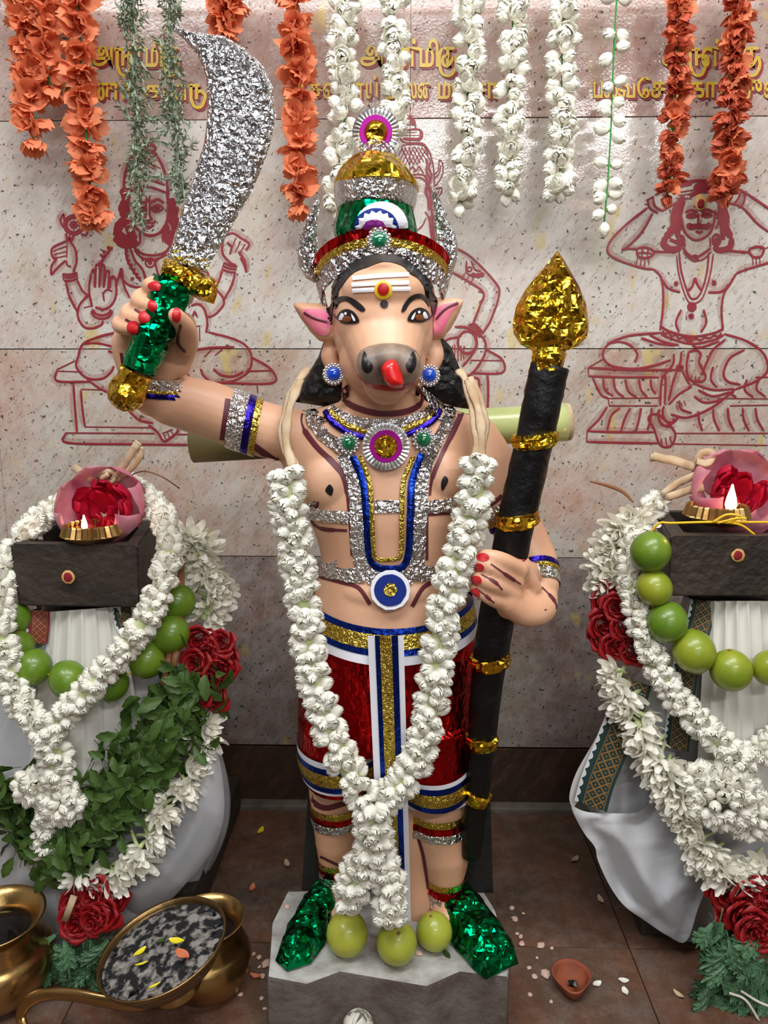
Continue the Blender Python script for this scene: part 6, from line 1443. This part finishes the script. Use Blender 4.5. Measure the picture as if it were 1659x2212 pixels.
for x, y, L, w, m, lab, z in ((381,2035,34,18,'petal_yellow','bright yellow petal on the ash, the widest one',.142),(303,2058,32,14,'petal_yellow','yellow petal on the ash, left of the orange petal',.128),(306,2083,28,6,'petal_yellow','thin yellow petal lying below the others on the ash',.125),(334,2130,28,6,'petal_yellow','thin yellow petal near the front rim of the ash bowl',.126),(394,2064,40,22,'orange','withered orange petal on the ash',.140),(348,2034,16,12,'leaf','small green leaf scrap on the ash',.136)):
    scrap(x, y, z+.001, L, w, m, 'petal', lab, 'petal', rot=R.uniform(-.6, 1.2), curl=.15)
# clay lamp
c = atz(1234, 2108, .018); s = pxs(c)*42; root = thing('clay_lamp', (c.x, c.y, 0), 'small terracotta oil lamp with a burnt wick on the floor right of the plinth', 'lamp')
rs = []
for r, z in ((.02, .001), (.62, .001), (.78, .006), (.97, .020), (1.0, .023), (.93, .023), (.84, .018), (.62, .008), (.02, .006)):
    row = []
    for k in range(40):
        a = 2*PI*k/40; sp_ = 1+.34*max(0, math.cos(a+PI/2+.1))**8*(1 if r > .6 else 0)
        row.append(Vector((c.x+s*r*sp_*math.cos(a), c.y+s*r*sp_*math.sin(a), z)))
    rs.append(row)
obj('clay_dish', rings(rs), 'terracotta', root); obj('burnt_wick', tube([(c.x-.004, c.y-.004, .0105), (c.x+.004, c.y-.008, .013), (c.x+.002, c.y-.018, .020)], [.004, .0045, .003], 8, rough=.2), 'ash', root)

# ---------------------------------------------------------------- scraps on the floor and plinth
def chip(px, py, r, m, name, label, cat, group, z=0.0):
    c = atz(px, py, z); s = pxs(c)*r; d = ellip((0, 0, 0), s, s*.8, s*.38, 7, 5); k = R.uniform(0, 3)
    V = [Matrix.Rotation(k, 3, 'Z') @ Vector((v.x*(1+R.uniform(-.25, .25)), v.y*(1+R.uniform(-.25, .25)), v.z)) + Vector((c.x, c.y, z+s*.36)) for v in d[0]]
    o = obj(name, (V, d[1]), m, smooth=False); tag(o, label, cat, group)
gr = 'pale plaster chips on the floor right of the plinth'
for x, y, r in ((1112,1988,9),(1105,1963,7),(1117,2018,5),(1125,2024,6),(1127,2041,8),(1168,2045,10),(1178,2108,14),(1143,2092,6),(1155,2112,8),(1192,2050,5),(1130,1974,4),(1160,2070,4),(1145,2150,6),(1190,2165,5)):
    chip(x, y, r, 'chip', 'plaster_chip', 'small pale pink plaster chip among the crumbs right of the plinth', 'chip', gr)
gr = 'pale plaster chips on the floor left of the plinth'
for x, y, r in ((560,2070,7),(575,2085,12),(567,2110,7),(548,2062,5),(520,2150,6),(565,2158,6),(572,2180,5),(561,2090,5),(528,2075,4)):
    chip(x, y, r, 'chip', 'plaster_chip', 'small pale pink plaster chip between the brass pot and the plinth', 'chip', gr)
chip(620, 1960, 7, 'chip', 'plaster_chip', 'plaster chip on the back left corner of the plinth', 'chip', None, ZP); chip(905, 2062, 9, 'chip', 'plaster_chip', 'plaster chip on the plinth between two lemons', 'chip', None, ZP)
for x, y, lab in ((1290,2127,'white petal on the floor nearest the terracotta lamp'),(1347,2120,'upper of two white petals right of the terracotta lamp'),(1350,2143,'lower of two white petals right of the terracotta lamp')): scrap(x, y, .001, 22, 14, 'jasmine', 'white_petal', lab, 'petal', curl=.2)
for x, y, m, lab in ((552,2110,'orange','orange petal on the floor left of the plinth'),(545,1920,'orange','small orange petal on the floor above the brass pot'),(563,1797,'petal_yellow','yellow scrap on the floor left of the stone slab'),(1242,1858,'raffia','dry brown scrap on the floor below the spear'),(1297,1945,'raffia','dry scrap beside the right hanging cloth'),(1465,2150,'raffia','straw scrap on the floor under the right idol'),(965,2063,'leaf','curled dry leaf under the smallest lemon'),(620,1868,'raffia','thin dry scrap left of the slab')):
    scrap(x, y, ZP if lab.startswith('curled') else .001, 26, 12, m, 'floor_scrap', lab, 'scrap', curl=.3)
# half hidden bud at the bottom edge, resting against the plinth
b0 = at(766, 2244, .835); o = place(BUD[1], 'lotus_bud', b0, (0.2, -.2, .9), .05, None, roll=0); tag(o, 'tip of a pale closed flower bud at the bottom edge in front of the plinth', 'flower')
